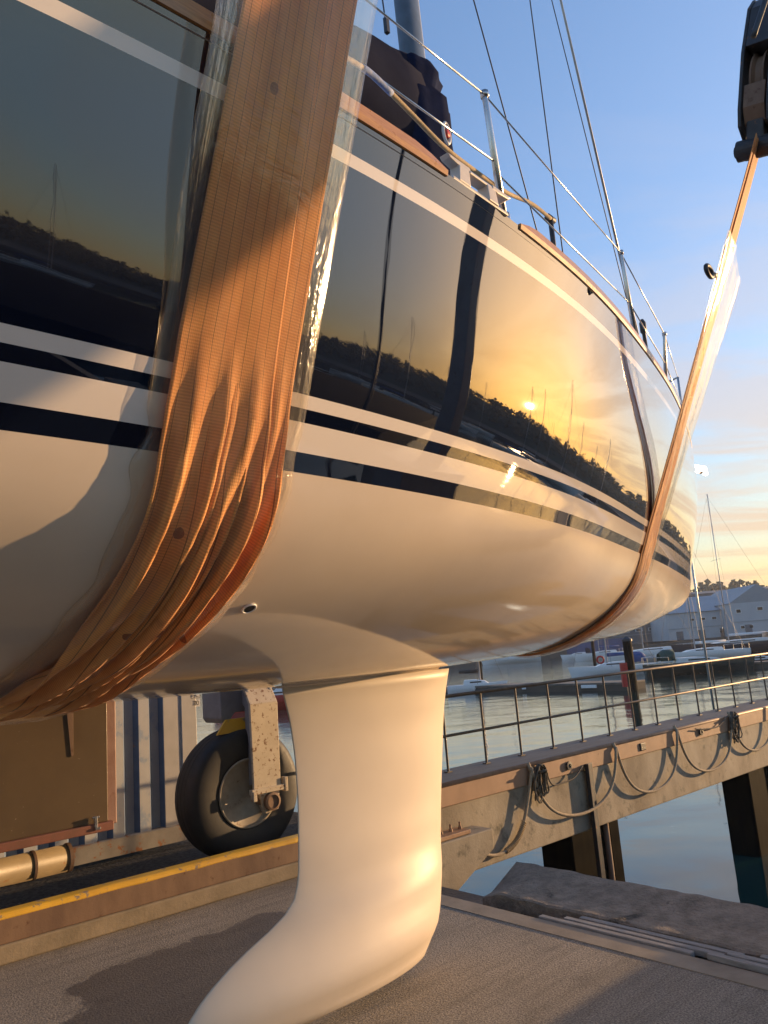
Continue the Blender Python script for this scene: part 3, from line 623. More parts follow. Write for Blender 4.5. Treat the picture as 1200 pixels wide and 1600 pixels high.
# ------------------------------------------------------------------ lifting slings
def sling_pt(s, t, zc, slope, ztop, out):
    """t 0..1 hull part from the keel line to the contact height, 1..2 straight part up to the lift; returns (y,z) starboard side and arclength"""
    if t <= 1:
        zk = fK(s); th = t*pi/2
        z = zk+(zc-zk)*(1-cos(th))**.85 if t < 1 else zc
        def hy(zz): return half(s, min(zz, zc))
        y = hy(z) if t > 0 else 0
        e = .004; z2 = min(z+e, zc); z1 = max(z-e, zk+1e-5); dy = hy(z2)-hy(z1); dz = z2-z1; L = sqrt(dy*dy+dz*dz)+1e-9
        ny, nz = dz/L, -dy/L
        if t == 0: y, ny, nz = 0, 0, -1
        return y+ny*out, z+nz*out
    yc = half(s, zc); k = t-1; L = sqrt(1+slope*slope); return yc+slope*(ztop-zc)*k+out/L, zc+(ztop-zc)*k-out*slope/L
def sling(root, sc, w, zc, slope, ztop, wtop, nf, hole_v0, bunch, pl, plz, rngseed, ply):
    NV = 150; NU = 44
    ts = []
    for j in range(NV+1): ts.append(2*j/NV)
    # arclength down from a reference height on the straight part
    arc = [0]; pr = sling_pt(sc, ts[0], zc, slope, ztop, 0)
    for t in ts[1:]: q = sling_pt(sc, t, zc, slope, ztop, 0); arc.append(arc[-1]+sqrt((q[0]-pr[0])**2+(q[1]-pr[1])**2)); pr = q
    tot = arc[-1]; NN = Vector
    def strap(ds, o0, wid, side):
        def fn(i, j):
            t = ts[j]; u = i/(NU-1)-.5; y0, z0 = sling_pt(sc, t, zc, slope, ztop, 0)
            up = max(0, min(1, (z0-zc)/(.9 if ztop > 5 else ztop-zc))) if t > 1 else 0; ww = wid+(wtop-wid)*up**.7
            lo = max(0, min(1, (2.35-z0)/.5)) if z0 < 2.35 else 0
            s = sc+ds+u*ww*(1-.07*lo*bunch)
            v = arc[j]
            # long folds that gather where the strap bends under the hull
            f = (sin(u*23+v*4.5+mn.noise(Vector((u*3, v*1.5, 3+rngseed)))*3.2)*.5+.5)**1.5*.044+(sin(u*17-v*3.1+1+2*mn.noise(Vector((u*2, v*2, 9))))*.5+.5)*.020
            env = lo*bunch*min(1, t*3+.25)
            flat = .004*mn.noise(Vector((u*4, v*1.2, rngseed)))+.004+.012*up*bunch*0
            y, z = sling_pt(s, t, zc, slope, ztop, o0+flat+f*env)
            return (xs(s, z) if z < 3.3 and t < 1 else -s, side*y, z)
        mb = MB(); 
        mb.grid(NU, NV+1, fn, uvf=lambda i, j: ((i/(NU-1)-.5)*wid, hole_v0-arc[min(j, NV)])); return mb
    for side in (-1, 1):
        part('webbing', strap(0, .007, w, side), M['strap'], root, smooth=True, solid=.007, fixn=False)
        if ply: part('inner_ply', strap(ply, .001, w*.8, side), M['strap'], root, smooth=True, solid=.004, fixn=False)
    # loose clear sleeve
    s0b, s1b, s0t, s1t = pl
    def tubef(side):
        NVp = 170; NUp = 56
        def fn(i, j):
            tj = j/(NVp-1); t = tj*plz; y0, z0 = sling_pt(sc, t, zc, slope, ztop, 0); k = max(0, min(1, (z0-zc)/(ztop*plz/2-zc+.6))) if t > 1 else 0
            a0 = s0b+(s0t-s0b)*k; a1 = s1b+(s1t-s1b)*k; a = 2*pi*i/NUp; c, sn = cos(a), sin(a); v = t*1.6
            c2 = (abs(c)**.75)*(1 if c > 0 else -1); edge = abs(c)**6
            s = (a0+a1)/2+(a1-a0)/2*c2*(1+.05*mn.noise(Vector((v*2.2, c*2, rngseed)))*1)+.02*edge*mn.noise(Vector((v*7, c, 4+rngseed)))
            lo = max(0, min(1, (2.35-z0)/.5))
            front = max(0, sn); o = .003+front**.6*(.024+.022*lo*bunch)+front*(.012*mn.noise(Vector((s*9, v*2.0, rngseed)))+.005*mn.noise(Vector((s*30, v*7, 2+rngseed))))
            if o < .003: o = .003
            y, z = sling_pt(s, t, zc, slope, ztop, o); return (xs(s, z) if z < 3.3 and t < 1 else -s, side*y, z)
        mb = MB(); mb.grid(NUp, NVp, fn, closeu=True, uvf=lambda i, j: (i/NUp, j/NVp*3)); return mb
    part('clear_sleeve', tubef(-1), M['plastic'], root, smooth=True, fixn=False); part('clear_sleeve', tubef(1), M['plastic'], root, smooth=True, fixn=False)
sl1 = thing('lifting_sling', 'wide orange lifting sling in a clear sleeve nearest the viewer', 'sling', BOAT, (-6.78, 0, 1.5))
sling(sl1, 6.785, 0.295, 2.20, .35, 6.3, .225, 0, 4.0, 1.0, (6.53, 6.965, 6.47, 6.94), 1.75, 3, -.09)
sl2 = thing('lifting_sling', 'narrow orange lifting sling near the yacht bow hanging from a pulley block', 'sling', BOAT, (-3.1, 0, 1.5))
sling(sl2, 3.10, .27, 2.22, .444, 4.46, .17, 0, 4.0, .25, (2.86, 3.26, 2.25, 3.28), 1.76, 11, .05)
# ------------------------------------------------------------------ runway kerb and pier
def wav_face(mb, x0, x1, y, z0, z1): mb.box(((x0+x1)/2, y, (z0+z1)/2), (x1-x0, .02, z1-z0))
kb = thing('runway_kerb', 'low steel faced kerb with a worn yellow top edge beside the slab', 'kerb', QUAY, (0, 0, 0))
mb = MB(); mb.box((-2.75, .085, .18), (12.7, .16, .14)); part('steel_face', mb, M['rust_face'], kb, bevel=.006)
mb = MB(); mb.box((-2.75, .09, .055), (12.7, .20, .11)); part('footing', mb, M['conc2'], kb, bevel=.012)
mb = MB(); mb.tube([(-9.1+.2*i, .035+.002*sin(i*3), .252+.002*sin(i*1.7)) for i in range(64)], .03, 12); mb.box((-2.75, .10, .262), (12.7, .12, .012)); part('yellow_edge', mb, M['yellow'], kb, smooth=False)

def pier(y0, d, x0, x1, label, full=True):
    p = thing('pier_beam', label, 'pier', QUAY, ((x0+x1)/2, y0, GZ))
    mb = MB(); mb.box(((x0+x1)/2, y0+d*.30, -.10), (x1-x0, .56, .62)); part('concrete_beam', mb, M['conc'], p, bevel=.015)
    mb = MB(); mb.box(((x0+x1)/2, y0+d*.30, .302), (x1-x0-.01, .60, .18)); part('steel_channel', mb, M['edge2'], p, bevel=.008)
    mb = MB(); mb.box(((x0+x1)/2, y0+d*.32, .406), (x1-x0-.02, .56, .022)); part('walkway_top', mb, M['deckc'], p, bevel=.004)
    mb = MB(); mb.tube([(x0+.01, y0+.022*d, .396), (x1-.01, y0+.022*d, .396)], .026, 12); part('edge_pipe', mb, M['edge'], p, smooth=True)
    return p
M['edge2'] = simple('rusty_pink_channel', (.33, .20, .125), (.25, .15, .095), .7, 0, sc=4, streak=(1, 1, .4), bs=.25, spots=((.13, .06, .03), 12, .62, .7))
X0, X1 = 3.3, 15.5
pb = pier(0, 1, X0, X1, 'long concrete pier beam draped with looped ropes reaching out over the water')
# corbel where the pier meets the slab
mb = MB(); mb.prism([(2.9, .0), (4.06, .0), (4.06, -.17), (3.55, -.41), (2.9, -.41)], 1, -.26, .0)
part('corbel', mb, M['conc'], pb, bevel=.012)
mb = MB(); mb.box((3.55, -.14, .022), (.5, .18, .035)); cp = part('bolt_plate', mb, M['edge'], pb, bevel=.005)
for bx in (3.40, 3.52, 3.64, 3.76):
    mb = MB(); mb.lathe((bx, -.14, .04), 2, [(.018, 0), (.018, .02), (.010, .022), (.010, .06), (.0001, .062)], 8); part('bolt', mb, M['edge'], cp)
# eyes on the channel
for ex in (5.62, 8.55):
    mb = MB(); mb.lathe((ex, -.008, .30), 1, [(.045, .0), (.045, -.02), (.022, -.022), (.020, -.008)], 16)
    part('rope_eye', mb, M['dark_steel'], pb, smooth=False)
mb = MB(); mb.box((7.12, -.008, .30), (.12, .02, .09)); part('name_shield', mb, M['dark_steel'], pb, bevel=.02)
# vertical guide angle and fender piles
mb = MB(); mb.box((5.92, -.035, -.35), (.035, .05, 1.25)); mb.box((5.99, -.012, -.35), (.10, .014, 1.25)); part('guide_angle', mb, M['dark_steel'], pb, bevel=.004)
def pilegroup(x, w, label):
    t = thing('fender_pile', label, 'pile', QUAY, (x, .35, GZ), 'fender piles under the pier')
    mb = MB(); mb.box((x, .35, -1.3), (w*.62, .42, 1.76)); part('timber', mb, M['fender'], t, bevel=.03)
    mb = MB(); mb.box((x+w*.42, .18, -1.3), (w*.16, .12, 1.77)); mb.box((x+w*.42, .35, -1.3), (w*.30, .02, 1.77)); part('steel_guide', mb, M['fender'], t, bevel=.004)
    mb = MB(); mb.tube([(x+w*.27, .12, -2.0), (x+w*.27, .12, -.42)], .035, 10); part('rusty_pipe', mb, M['rust_face'], t, smooth=True)
    return t
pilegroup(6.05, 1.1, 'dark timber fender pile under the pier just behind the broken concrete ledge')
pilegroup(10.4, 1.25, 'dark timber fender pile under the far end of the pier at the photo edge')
# railing on the far side of the pier
def railing(xs_, y, label, x0, x1, k_=1):
    t = thing('railing', label, 'railing', QUAY, (x0, y, .417))
    for x in xs_:
        mb = MB(); mb.tube([(x, y, .40), (x, y, 1.15)], .0125, 8); mb.box((x, y, .425), (.07, .05, .012)); part('post', mb, M['railst'], t)
    for z, r in ((1.15, .019), (.765, .015)):
        mb = MB(); mb.tube([(x0, y, z), (x1, y, z)], r*k_, 10); part('rail', mb, M['railtop'], t, smooth=True)
M['railst'] = simple('galvanised_post', (.11, .10, .095), (.08, .07, .065), .45, .6, bs=.1)
M['railtop'] = simple('rust_tinged_rail', (.24, .17, .115), (.17, .12, .085), .5, .3, bs=.1)
railing([3.66+.575*i-.0025*i*i*0 for i in range(0, 20)], .42, 'thin two bar steel railing along the far edge of the pier', 3.5, 14.7)
# ropes looped along the pier
KX = lambda px, y=-.035: QUAY.at(px, y)
hang = [KX((829, 1199)), KX((962, 1167)), KX((1057, 1139)), KX((1141, 1117)), KX((1203, 1100))]
lows = [KX((897, 1275)), KX((1014, 1238)), KX((1109, 1204)), KX((1178, 1173))]
def loopy(a, lo, b, r=.016):
    pts = []; depth = (a.z+b.z)/2-lo.z; fx = (lo.x-a.x)/(b.x-a.x)
    for k in range(25):
        u = k/24; u2 = u; s_ = 4*u*(1-u); z = a.z+(b.z-a.z)*u-depth*s_**.85; x = a.x+(b.x-a.x)*(u+.08*sin(2*pi*u)*-1); pts.append((x, -.038-.012*sin(pi*u), z))
    return pts
lab = ['sagging mooring rope loop just right of the tangled coil on the pier', 'sagging mooring rope loop second to the right of the tangled coil', 'sagging mooring rope loop left of the small coil far along the pier', 'sagging mooring rope loop at the far right edge beyond the small coil']
for k in range(4):
    mb = MB(); mb.tube(loopy(hang[k], lows[k], hang[k+1]), .0165, 8)
    mb.tube([hang[k]+Vector((0, .0, -.04)), hang[k]+Vector((0, .03, .04))], .02, 8)
    solo('hanging_rope', lab[k], 'rope', QUAY, hang[k], mb, M['rope'], 'ropes looped along the pier', smooth=True)
tl = [KX(p) for p in ((831, 1200), (826, 1240), (819, 1282), (810, 1308), (797, 1325), (780, 1335), (762, 1336), (741, 1325), (733, 1318))]
tr = thing('hanging_rope', 'rope hanging left of the coil with a spiral whipping and low tail', 'rope', QUAY, tl[0], 'ropes looped along the pier')
pts = spline(tl, 8); mb = MB(); mb.tube(pts, .0165, 8); part('rope', mb, M['rope'], tr, smooth=True)
seg = pts[16:36]; mb = MB(); hel = []
for k in range(len(seg)*10):
    i = k/10; a = seg[int(i)]; b = seg[min(int(i)+1, len(seg)-1)]; c = a.lerp(b, i-int(i)); an = k*.75; t_ = (b-a).normalized() if (b-a).length > 1e-6 else Vector((1, 0, 0)); n1_ = t_.cross(Vector((0, 1, 0))).normalized(); hel.append(c+(n1_*cos(an)+Vector((0, 1, 0))*sin(an))*.024)
mb.tube(hel, .005, 5); part('whipping', mb, M['rope_light'] if 'rope_light' in M else M['rope_gold'], tr, smooth=True)
def coil(c, n, w, h, label, seed, tail=None):
    rng = random.Random(seed); t = thing('rope_coil', label, 'rope coil', QUAY, c, 'rope coils hung on the pier'); mb = MB()
    for k in range(n):
        ww = w*rng.uniform(.35, 1.); hh = h*rng.uniform(.45, 1.); ox = rng.uniform(-.35, .35)*w; oy = -.03-.012*(k % 4); tw = rng.uniform(-.3, .3); pts = []
        for i in range(28):
            a = 2*pi*i/28; pts.append((c.x+ox*(.2+.8*(1-cos(a))/2)+ww*.5*sin(a)+tw*w*(1-cos(a))*.4+.006*rng.gauss(0, 1), oy+.01*sin(3*a+k), c.z+.02-hh*(1-cos(a))/2+.006*rng.gauss(0, 1)))
        mb.tube(pts, .0085, 6, closed=True)
    part('loops', mb, M['rope_dk'], t, smooth=True)
    mb = MB(); mb.tube([c+Vector((-.06, -.03, -.05)), c+Vector((0, -.09, -.03)), c+Vector((.07, -.03, -.06))], .014, 8); part('lashing', mb, M['rope_dk'], t, smooth=True)
    if tail: mb = MB(); mb.tube(spline(tail, 8), .0085, 6); part('tail', mb, M['rope_dk'], t, smooth=True)
coil(KX((842, 1198)), 13, .20, .42, 'tangled dark rope coil hung on the pier above the spiral whipped rope', 3, [KX(p) for p in ((850, 1195), (862, 1225), (880, 1223), (897, 1215), (910, 1197))])
coil(KX((1143, 1115)), 9, .20, .42, 'small dark rope coil hung far along the pier near the railing end', 8, [KX(p) for p in ((1137, 1118), (1122, 1135), (1100, 1139), (1086, 1139))])
# second pier on the viewer's side, seen mirrored in the hull
pb2 = pier(-3.95, -1, 2.5, 24, 'matching pier beam on the near side of the dock', True)
railing([14.2+.9*i for i in range(0, 11)], -4.40, 'steel railing on the near side pier', 14.0, 23.5, .6)

# ------------------------------------------------------------------ broken ledge and planks at the dock edge
def rough(v, amp, sc, seed): return v+Vector((mn.noise(v*sc+Vector((seed, 0, 0))), mn.noise(v*sc+Vector((0, seed, 0))), mn.noise(v*sc+Vector((0, 0, seed)))))*amp
L = thing('concrete_ledge', 'cracked coarse concrete ledge along the dock edge with a broken end', 'ledge', QUAY, (2.8, -3, -.3))
def ledge_sec(i, j):
    t = j/160; y = -1.32-9.0*t**1.3; pr = [(2.600, -.45), (2.598, .010), (2.615, .018), (2.80, .022), (3.10, .070), (3.125, .02), (3.14, -.5), (3.14, -.9)]
    x, z = pr[i]; k = max(0, 1-(j/10)); x += (.12*k*(1 if i < 3 else 0)); z -= .10*k*(1 if i in (1, 2, 3) else 0)
    v = Vector((x, y, z)); return rough(v, .010, 9, 3)+Vector((0, -abs(.08*mn.noise(Vector((z*6, x*5, 2)))) if j == 0 else 0, 0))
mb = MB(); mb.grid(8, 161, ledge_sec); mb.f += [tuple(range(7, -1, -1))]; mb.mi += [0]; part('ledge_block', mb, M['ledge'], L)
M['ledge_dk'] = simple('gap_shade_concrete', (.045, .04, .035), (.022, .02, .018), .6, 0, sc=5, bs=.6, bd=.01, bsc=30)  # shadow of the gap beside the ledge, put into the concrete colour
mb = MB(); mb.box((2.80, -.85, -.36), (.60, 2.3, .3)); o = solo('sunken_sill', 'concrete sill coloured dark as gap shade below the broken end of the ledge', 'sill', QUAY, (2.76, -.6, -.5), mb, M['ledge_dk'], bevel=.03)
mb = MB(); mb.box((2.47, -6, -.65), (.09, 12, .60)); struct('dock_lining', QUAY, (2.47, 0, 0), mb, M['ledge'])
def planks(y0, y1, z, n, label, x0=2.428, w=.040, gap=.017):
    t = thing('plank_row', label, 'planks', QUAY, (x0, (y0+y1)/2, 0), 'plank rows along the dock edge')
    for k in range(n):
        mb = MB(); x = x0+w/2+k*(w+gap); e = random.uniform(-.05, .05); ya, yb = y0+e-.12*k, y1+e-.12*k; mb.box((x, (ya+yb)/2, z), (w, abs(yb-ya), .03)); part('plank', mb, M['timber'], t, bevel=.004)
    for q in range(3): yq = y0-.2+(y1-y0)*q/3; mb = MB(); mb.box((x0+.085, yq, z-.055), (.17, .05, .075)); part('bearer', mb, M['fender'], t)
planks(-2.02, -2.98, -.004, 3, 'grey weathered planks lying by the broken end of the ledge')
planks(-3.04, -4.9, .012, 3, 'grey weathered planks lying nearest the viewer along the ledge')

# ------------------------------------------------------------------ container and tank unit
cn = thing('shipping_container', 'faded blue and grey corrugated shipping container with rust patches behind the wheel', 'container', QUAY, (0, 1.85, 0))
CY, CX1 = 1.85, 2.22
prof = []; x = -4.3
while x < CX1-.34: prof += [(x, 0), (x+.10, 0), (x+.135, .052), (x+.215, .052), (x+.25, 0)]; x += .25
prof = [(a-(x-(CX1-.30)), b) for a, b in prof]+[(CX1-.30, 0), (CX1-.10, 0)]
mb = MB(); n_ = len(prof); mb.grid(n_, 2, lambda i, j: (prof[i][0], CY+prof[i][1], [.20, 2.5][j])); 
for k in range(len(mb.f)): mb.mi[k] = 0 if k % 5 in (1, 3) and k < len(mb.f)-1 else 1
part('corrugated_side', mb, [M['cont'], M['contg']], cn, label='faded blue corrugated side panel', fixn=False)
for dy_ in (.03, 2.3):
    mb = MB(); mb.box((CX1-.05, CY+dy_, 1.3), (.16, .10, 2.5)); part('corner_post', mb, M['cont2'], cn, bevel=.006)
mb = MB(); mb.box((CX1-.215, CY-.004, 1.35), (.19, .012, 2.3)); part('flat_panel', mb, M['cont2'], cn, bevel=.003)
mb = MB(); mb.box((CX1-.06, CY+1.2, 1.35), (.05, 2.3, 2.3)); part('end_wall', mb, M['cont2'], cn)
mb = MB(); mb.box((-1.0, CY+1.2, 2.52), (6.5, 2.4, .05)); part('roof', mb, M['cont2'], cn)
M['contbase'] = simple('rusted_container_rail', (.26, .24, .21), (.19, .17, .15), .6, 0, sc=6, bs=.2, spots=((.25, .10, .035), 8, .55, .6))
mb = MB()
for a, b in ((-4.2, -.9), (-.55, .62), (.96, 2.2)): mb.box(((a+b)/2, CY+.03, .125), (b-a, .10, .15))
mb.box((-1, CY+.035, .19), (6.4, .08, .03)); part('bottom_rail', mb, M['contbase'], cn, bevel=.005, label='grey bottom rail with orange rust')
for x_ in (.79, -.72):
    mb = MB(); mb.box((x_, CY+.05, .10), (.34, .05, .16)); part('fork_pocket', mb, M['rubber'], cn)
def text_mesh(s, size):
    c = bpy.data.curves.new('t', 'FONT'); c.body = s; c.size = size; c.align_x = 'CENTER'; c.align_y = 'CENTER'; c.extrude = .0008
    o = bpy.data.objects.new('t', c); COL.objects.link(o); bpy.context.view_layer.update()
    me = bpy.data.meshes.new_from_object(o.evaluated_get(bpy.context.evaluated_depsgraph_get())); COL.objects.unlink(o); bpy.data.objects.remove(o); return me
sx_ = QUAY.at((305, 1092), CY-.02)
mb = MB(); mb.box((sx_.x-.0, CY-.014, sx_.z+.034), (.105, .006, .072)); mb.box((sx_.x+.008, CY-.014, sx_.z-.042), (.09, .006, .066))
sg = part('marking_plate', mb, M['white'], cn)
mb = MB(); mb.box((sx_.x-.032, CY-.018, sx_.z+.034), (.030, .004, .055)); mb.box((sx_.x+.020, CY-.018, sx_.z+.034), (.060, .004, .058)); part('marking_frame', mb, M['rubber'], sg)
mb = MB(); mb.box((sx_.x+.020, CY-.0205, sx_.z+.034), (.050, .003, .048)); mb.box((sx_.x-.032, CY-.0205, sx_.z+.034), (.018, .003, .045)); part('marking_field', mb, M['white'], sg)
for s_, dx, dz, sz in (('C', .020, .034, .055), ('I', -.032, .034, .045), ('70', .008, -.042, .062)):
    me = text_mesh(s_, sz); me.materials.append(M['rubber']); o = bpy.data.objects.new('lettering', me); COL.objects.link(o); o.parent = sg
    o.matrix_local = Matrix.Translation(Vector((sx_.x+dx, CY-.0235, sx_.z+dz))-BASE[cn.name]) @ Matrix.Rotation(R(90), 4, 'X')
# tank unit with the brown hatch
TY = .58
tk = thing('tank_unit', 'brown steel tank housing with hinged hatch and cream pipe below', 'tank housing', QUAY, (-.2, TY+.2, 0))
TP = lambda x, y: QUAY.at((x, y), TY)
hr, hb, ht_ = TP(168, 1190).x, TP(168, 1283).z, 1.42
fr_ = TP(184, 1190).x; pb_, pt0 = TP(0, 1392).z, TP(0, 1346).z
mb = MB(); mb.box(((fr_-3.2)/2, TY+.155, (hb-.03+1.52)/2), (fr_+3.2, .27, 1.52-hb+.03)); part('housing', mb, M['pinkf'], tk, bevel=.01)
mb = MB(); mb.box(((hr-3.0)/2, TY+.012, (hb+ht_)/2), (hr+3.0, .03, ht_-hb)); hp = part('hatch', mb, M['brown'], tk, bevel=.006, label='dark brown hatch plate with pale scratches')
mb = MB(); mb.box(((fr_-3.2)/2, TY, ht_+.03), (fr_+3.2, .05, .018)); part('top_lip', mb, M['pinkf'], tk)
h1, h2 = TP(108, 1098), TP(112, 1180); mb = MB(); mb.prism([(h1.x-.03, h1.z+.02), (h1.x+.025, h1.z+.02), (h2.x+.008, h2.z), (h2.x-.004, h2.z-.01), (h2.x-.010, h2.z)], 1, TY-.012, TY-.004); part('hinge_strap', mb, M['rust_face'], hp, bevel=.002)
mb = MB(); mb.box(((hr+.03-3.2)/2, TY, hb-.03), (hr+3.23, .07, .06)); part('bottom_beam', mb, M['redox'], tk, bevel=.006, label='dull red bottom beam')
lq = TP(147, 1288); lx = lq.x; mb = MB(); mb.box((lx, TY-.03, lq.z+.02), (.022, .025, .075)); mb.box((lx+.01, TY-.045, lq.z-.025), (.04, .015, .018)); mb.tube([(lx-.025, TY-.035, lq.z+.05), (lx+.025, TY-.035, lq.z+.05)], .008, 8); part('latch', mb, M['steel'], tk, bevel=.002)
pr_ = (pt0-pb_)/2; pz_ = (pt0+pb_)/2; pe = TP(117, 1340).x
mb = MB(); mb.tube([(-3.0, TY+.10, pz_), (pe, TY+.10, pz_)], pr_, 28); pp_ = part('pipe', mb, M['tank'], tk, smooth=True)
bx_ = TP(55, 1350).x
for q_ in (bx_, bx_-.9):
    mb = MB(); mb.lathe((q_, TY+.10, pz_), 0, [(pr_+.001, 0), (pr_+.006, .003), (pr_+.006, .02), (pr_+.001, .023)], 28); part('pipe_band', mb, M['rust_face'], pp_)
mb = MB(); mb.lathe((pe-.012, TY+.10, pz_), 0, [(pr_, -.02), (pr_+.007, -.014), (pr_+.007, .01), (pr_*.9, .016), (.0001, .016)], 28); part('pipe_cap', mb, M['rust_face'], pp_)
for q_ in (-.35, -1.9):
    mb = MB(); mb.box((q_, TY+.14, .15), (.12, .16, .31)); part('support_foot', mb, M['contbase'], tk, bevel=.006)

# ------------------------------------------------------------------ travel lift
tl_ = thing('travel_lift', 'travelling boat lift with big wheels and rust spotted cream legs', 'boat lift', QUAY, (3, -2, 0))
def lift_wheel(x, y, side):       # side: -1 faces the viewer
    w = MB(); Rr = .545; prof = [(.30, -.10), (.335, -.155), (.40, -.175), (.475, -.168), (.515, -.15), (.540, -.115), (.545, -.06), (.545, .06), (.540, .115), (.515, .15), (.475, .168), (.40, .175), (.335, .155), (.30, .10)]
    prof = [(.27, -.145), (.276, -.160), (.31, -.168)]+[(r, h) for r, h in prof[2:-2]]+[(.31, .168), (.27, .145), (.27, -.145)]
    w.lathe((x, y, Rr), 1, prof, 56); wheel = part('wheel', w, M['rubber'], tl_, smooth=True)
    for a in range(3):
        g = MB(); g.lathe((x, y, Rr), 1, [(.5452, -.06+.06*a-.004), (.548, -.06+.06*a), (.5452, -.06+.06*a+.004)], 56); part('tread_rib', g, M['rubber'], wheel, smooth=True)
    r = MB(); r.lathe((x, y, Rr), 1, [(.278, side*.158), (.288, side*.172), (.275, side*.180), (.262, side*.165), (.256, side*.145), (.250, side*.04), (.245, side*-.06), (.15, side*-.08), (.13, side*-.04), (.11, side*.02), (.0001, side*.03)], 48); part('rim', r, M['rim'], wheel, smooth=True)
    for k in range(10):
        a = 2*pi*k/10; b = MB(); b.lathe((x+.19*cos(a), y-side*.072, Rr+.19*sin(a)), 1, [(.018, 0), (.018, side*.035), (.0001, side*.036)], 6); part('wheel_nut', b, M['rim'], wheel)
    return wheel
WX, WY = 2.16, .93
lift_wheel(WX, WY, -1)
# fork over the wheel
fy = .70
mb = MB(); cx_ = 2.30
mb.prism([(cx_-.135, .56), (cx_+.135, .56), (cx_+.14, 1.28), (cx_-.14, 1.28)], 1, fy-.02, fy+.01)
mb.prism([(fy-.02, 1.28), (fy+.01, 1.28), (fy+.12, 1.45), (fy+.09, 1.45)], 0, cx_-.14, cx_+.14)
part('fork_face', mb, M['liftpaint'], tl_, bevel=.004, label='cream fork plate with rust speckles')
mb = MB(); mb.prism([(fy+.011, .62), (fy+.09, .60), (fy+.10, 1.26), (fy+.35, 1.40), (fy+.35, 1.6), (fy+.12, 1.6), (fy+.011, 1.28)], 0, cx_-.125, cx_-.105)
mb.prism([(fy+.011, .62), (fy+.09, .60), (fy+.10, 1.26), (fy+.35, 1.40), (fy+.35, 1.6), (fy+.12, 1.6), (fy+.011, 1.28)], 0, cx_+.105, cx_+.125)
part('fork_side', mb, M['liftgrey'], tl_, bevel=.003)
mb = MB(); mb.prism([(cx_-.34, 1.18), (cx_-.31, 1.14), (cx_-.27, 1.14), (cx_-.20, 1.22), (cx_+.16, 1.22), (cx_+.16, 1.75), (cx_-.34, 1.75)], 1, fy+.13, fy+.46); part('fork_crown', mb, M['liftgrey'], tl_, bevel=.01)
mb = MB(); mb.prism([(cx_-.40, 1.05), (cx_-.31, 1.17), (cx_-.10, 1.17), (cx_-.12, 1.06)], 1, fy+.10, fy+.125); part('scraper_plate', mb, M['yellow'], tl_, bevel=.003)
mb = MB(); mb.box((cx_+.015, fy-.012, .555), (.36, .05, .045)); mb.box((cx_-.14, fy-.02, .52), (.035, .05, .08)); mb.box((cx_+.18, fy-.012, .575), (.03, .06, .12)); mb.prism([(cx_-.08, .54), (cx_+.13, .54), (cx_+.11, .38), (cx_-.02, .36), (cx_-.05, .42)], 1, fy-.005, fy+.05)
part('axle_bracket', mb, M['liftpaint'], tl_, bevel=.004)
mb = MB(); mb.lathe((cx_+.035, fy-.03, .455), 1, [(.075, .06), (.075, -.015), (.055, -.02), (.052, -.008), (.0001, -.006)], 24); mb.tube([(cx_-.02, fy+.02, .47), (cx_-.10, fy+.25, .53)], .05, 14); part('axle_hub', mb, M['rust_face'], tl_, smooth=False)
def box_leg(x, y, z0, z1, w, d, dx=0, dy=0):
    mb = MB(); o = [(x-w/2, y-d/2), (x+w/2, y-d/2), (x+w/2, y+d/2), (x-w/2, y+d/2)]; mb.add([(a, b, z0) for a, b in o]+[(a+dx, b+dy, z1) for a, b in o], [(3, 2, 1, 0), (4, 5, 6, 7), (0, 1, 5, 4), (1, 2, 6, 5), (2, 3, 7, 6), (3, 0, 4, 7)])
    return part('leg', mb, M['liftgrey'], tl_, bevel=.01)
box_leg(WX-.05, 1.0, 1.74, 7.4, .42, .34)
NLX, NLY = 2.70, -4.84         # near forward leg
lift_wheel(NLX, NLY, 1)
box_leg(NLX, NLY+.02, 1.2, 7.4, .19, .16)
mb = MB(); mb.prism([(NLX-.6, 1.35), (NLX-.5, 1.12), (NLX+.5, 1.12), (NLX+.6, 1.35), (NLX+.6, 1.6), (NLX-.6, 1.6)], 1, NLY-.2, NLY+.2); part('fork_crown', mb, M['liftgrey'], tl_, bevel=.01)
for s_ in (-1, 1):
    mb = MB(); mb.box((NLX, NLY+s_*.235, .95), (.26, .04, .95)); part('fork_side', mb, M['liftgrey'], tl_, bevel=.006)
mb = MB(); mb.box((-.5, NLY, 7.6), (8.2, .36, .45)); part('side_beam', mb, M['liftgrey'], tl_, bevel=.01)
mb = MB(); mb.box((-1.3, 1.0, 7.6), (7.4, .36, .45)); part('side_beam', mb, M['liftgrey'], tl_, bevel=.01)
mb = MB(); mb.box((-4.5, -2.4, 7.6), (.4, 6.6, .44)); part('cross_beam', mb, M['liftgrey'], tl_, bevel=.01)
for x_, y_ in ((-4.5, NLY), (-4.9, 1.0)): 
    lift_wheel(x_, y_, 1); box_leg(x_, y_, 1.09, 7.4, .42, .34)

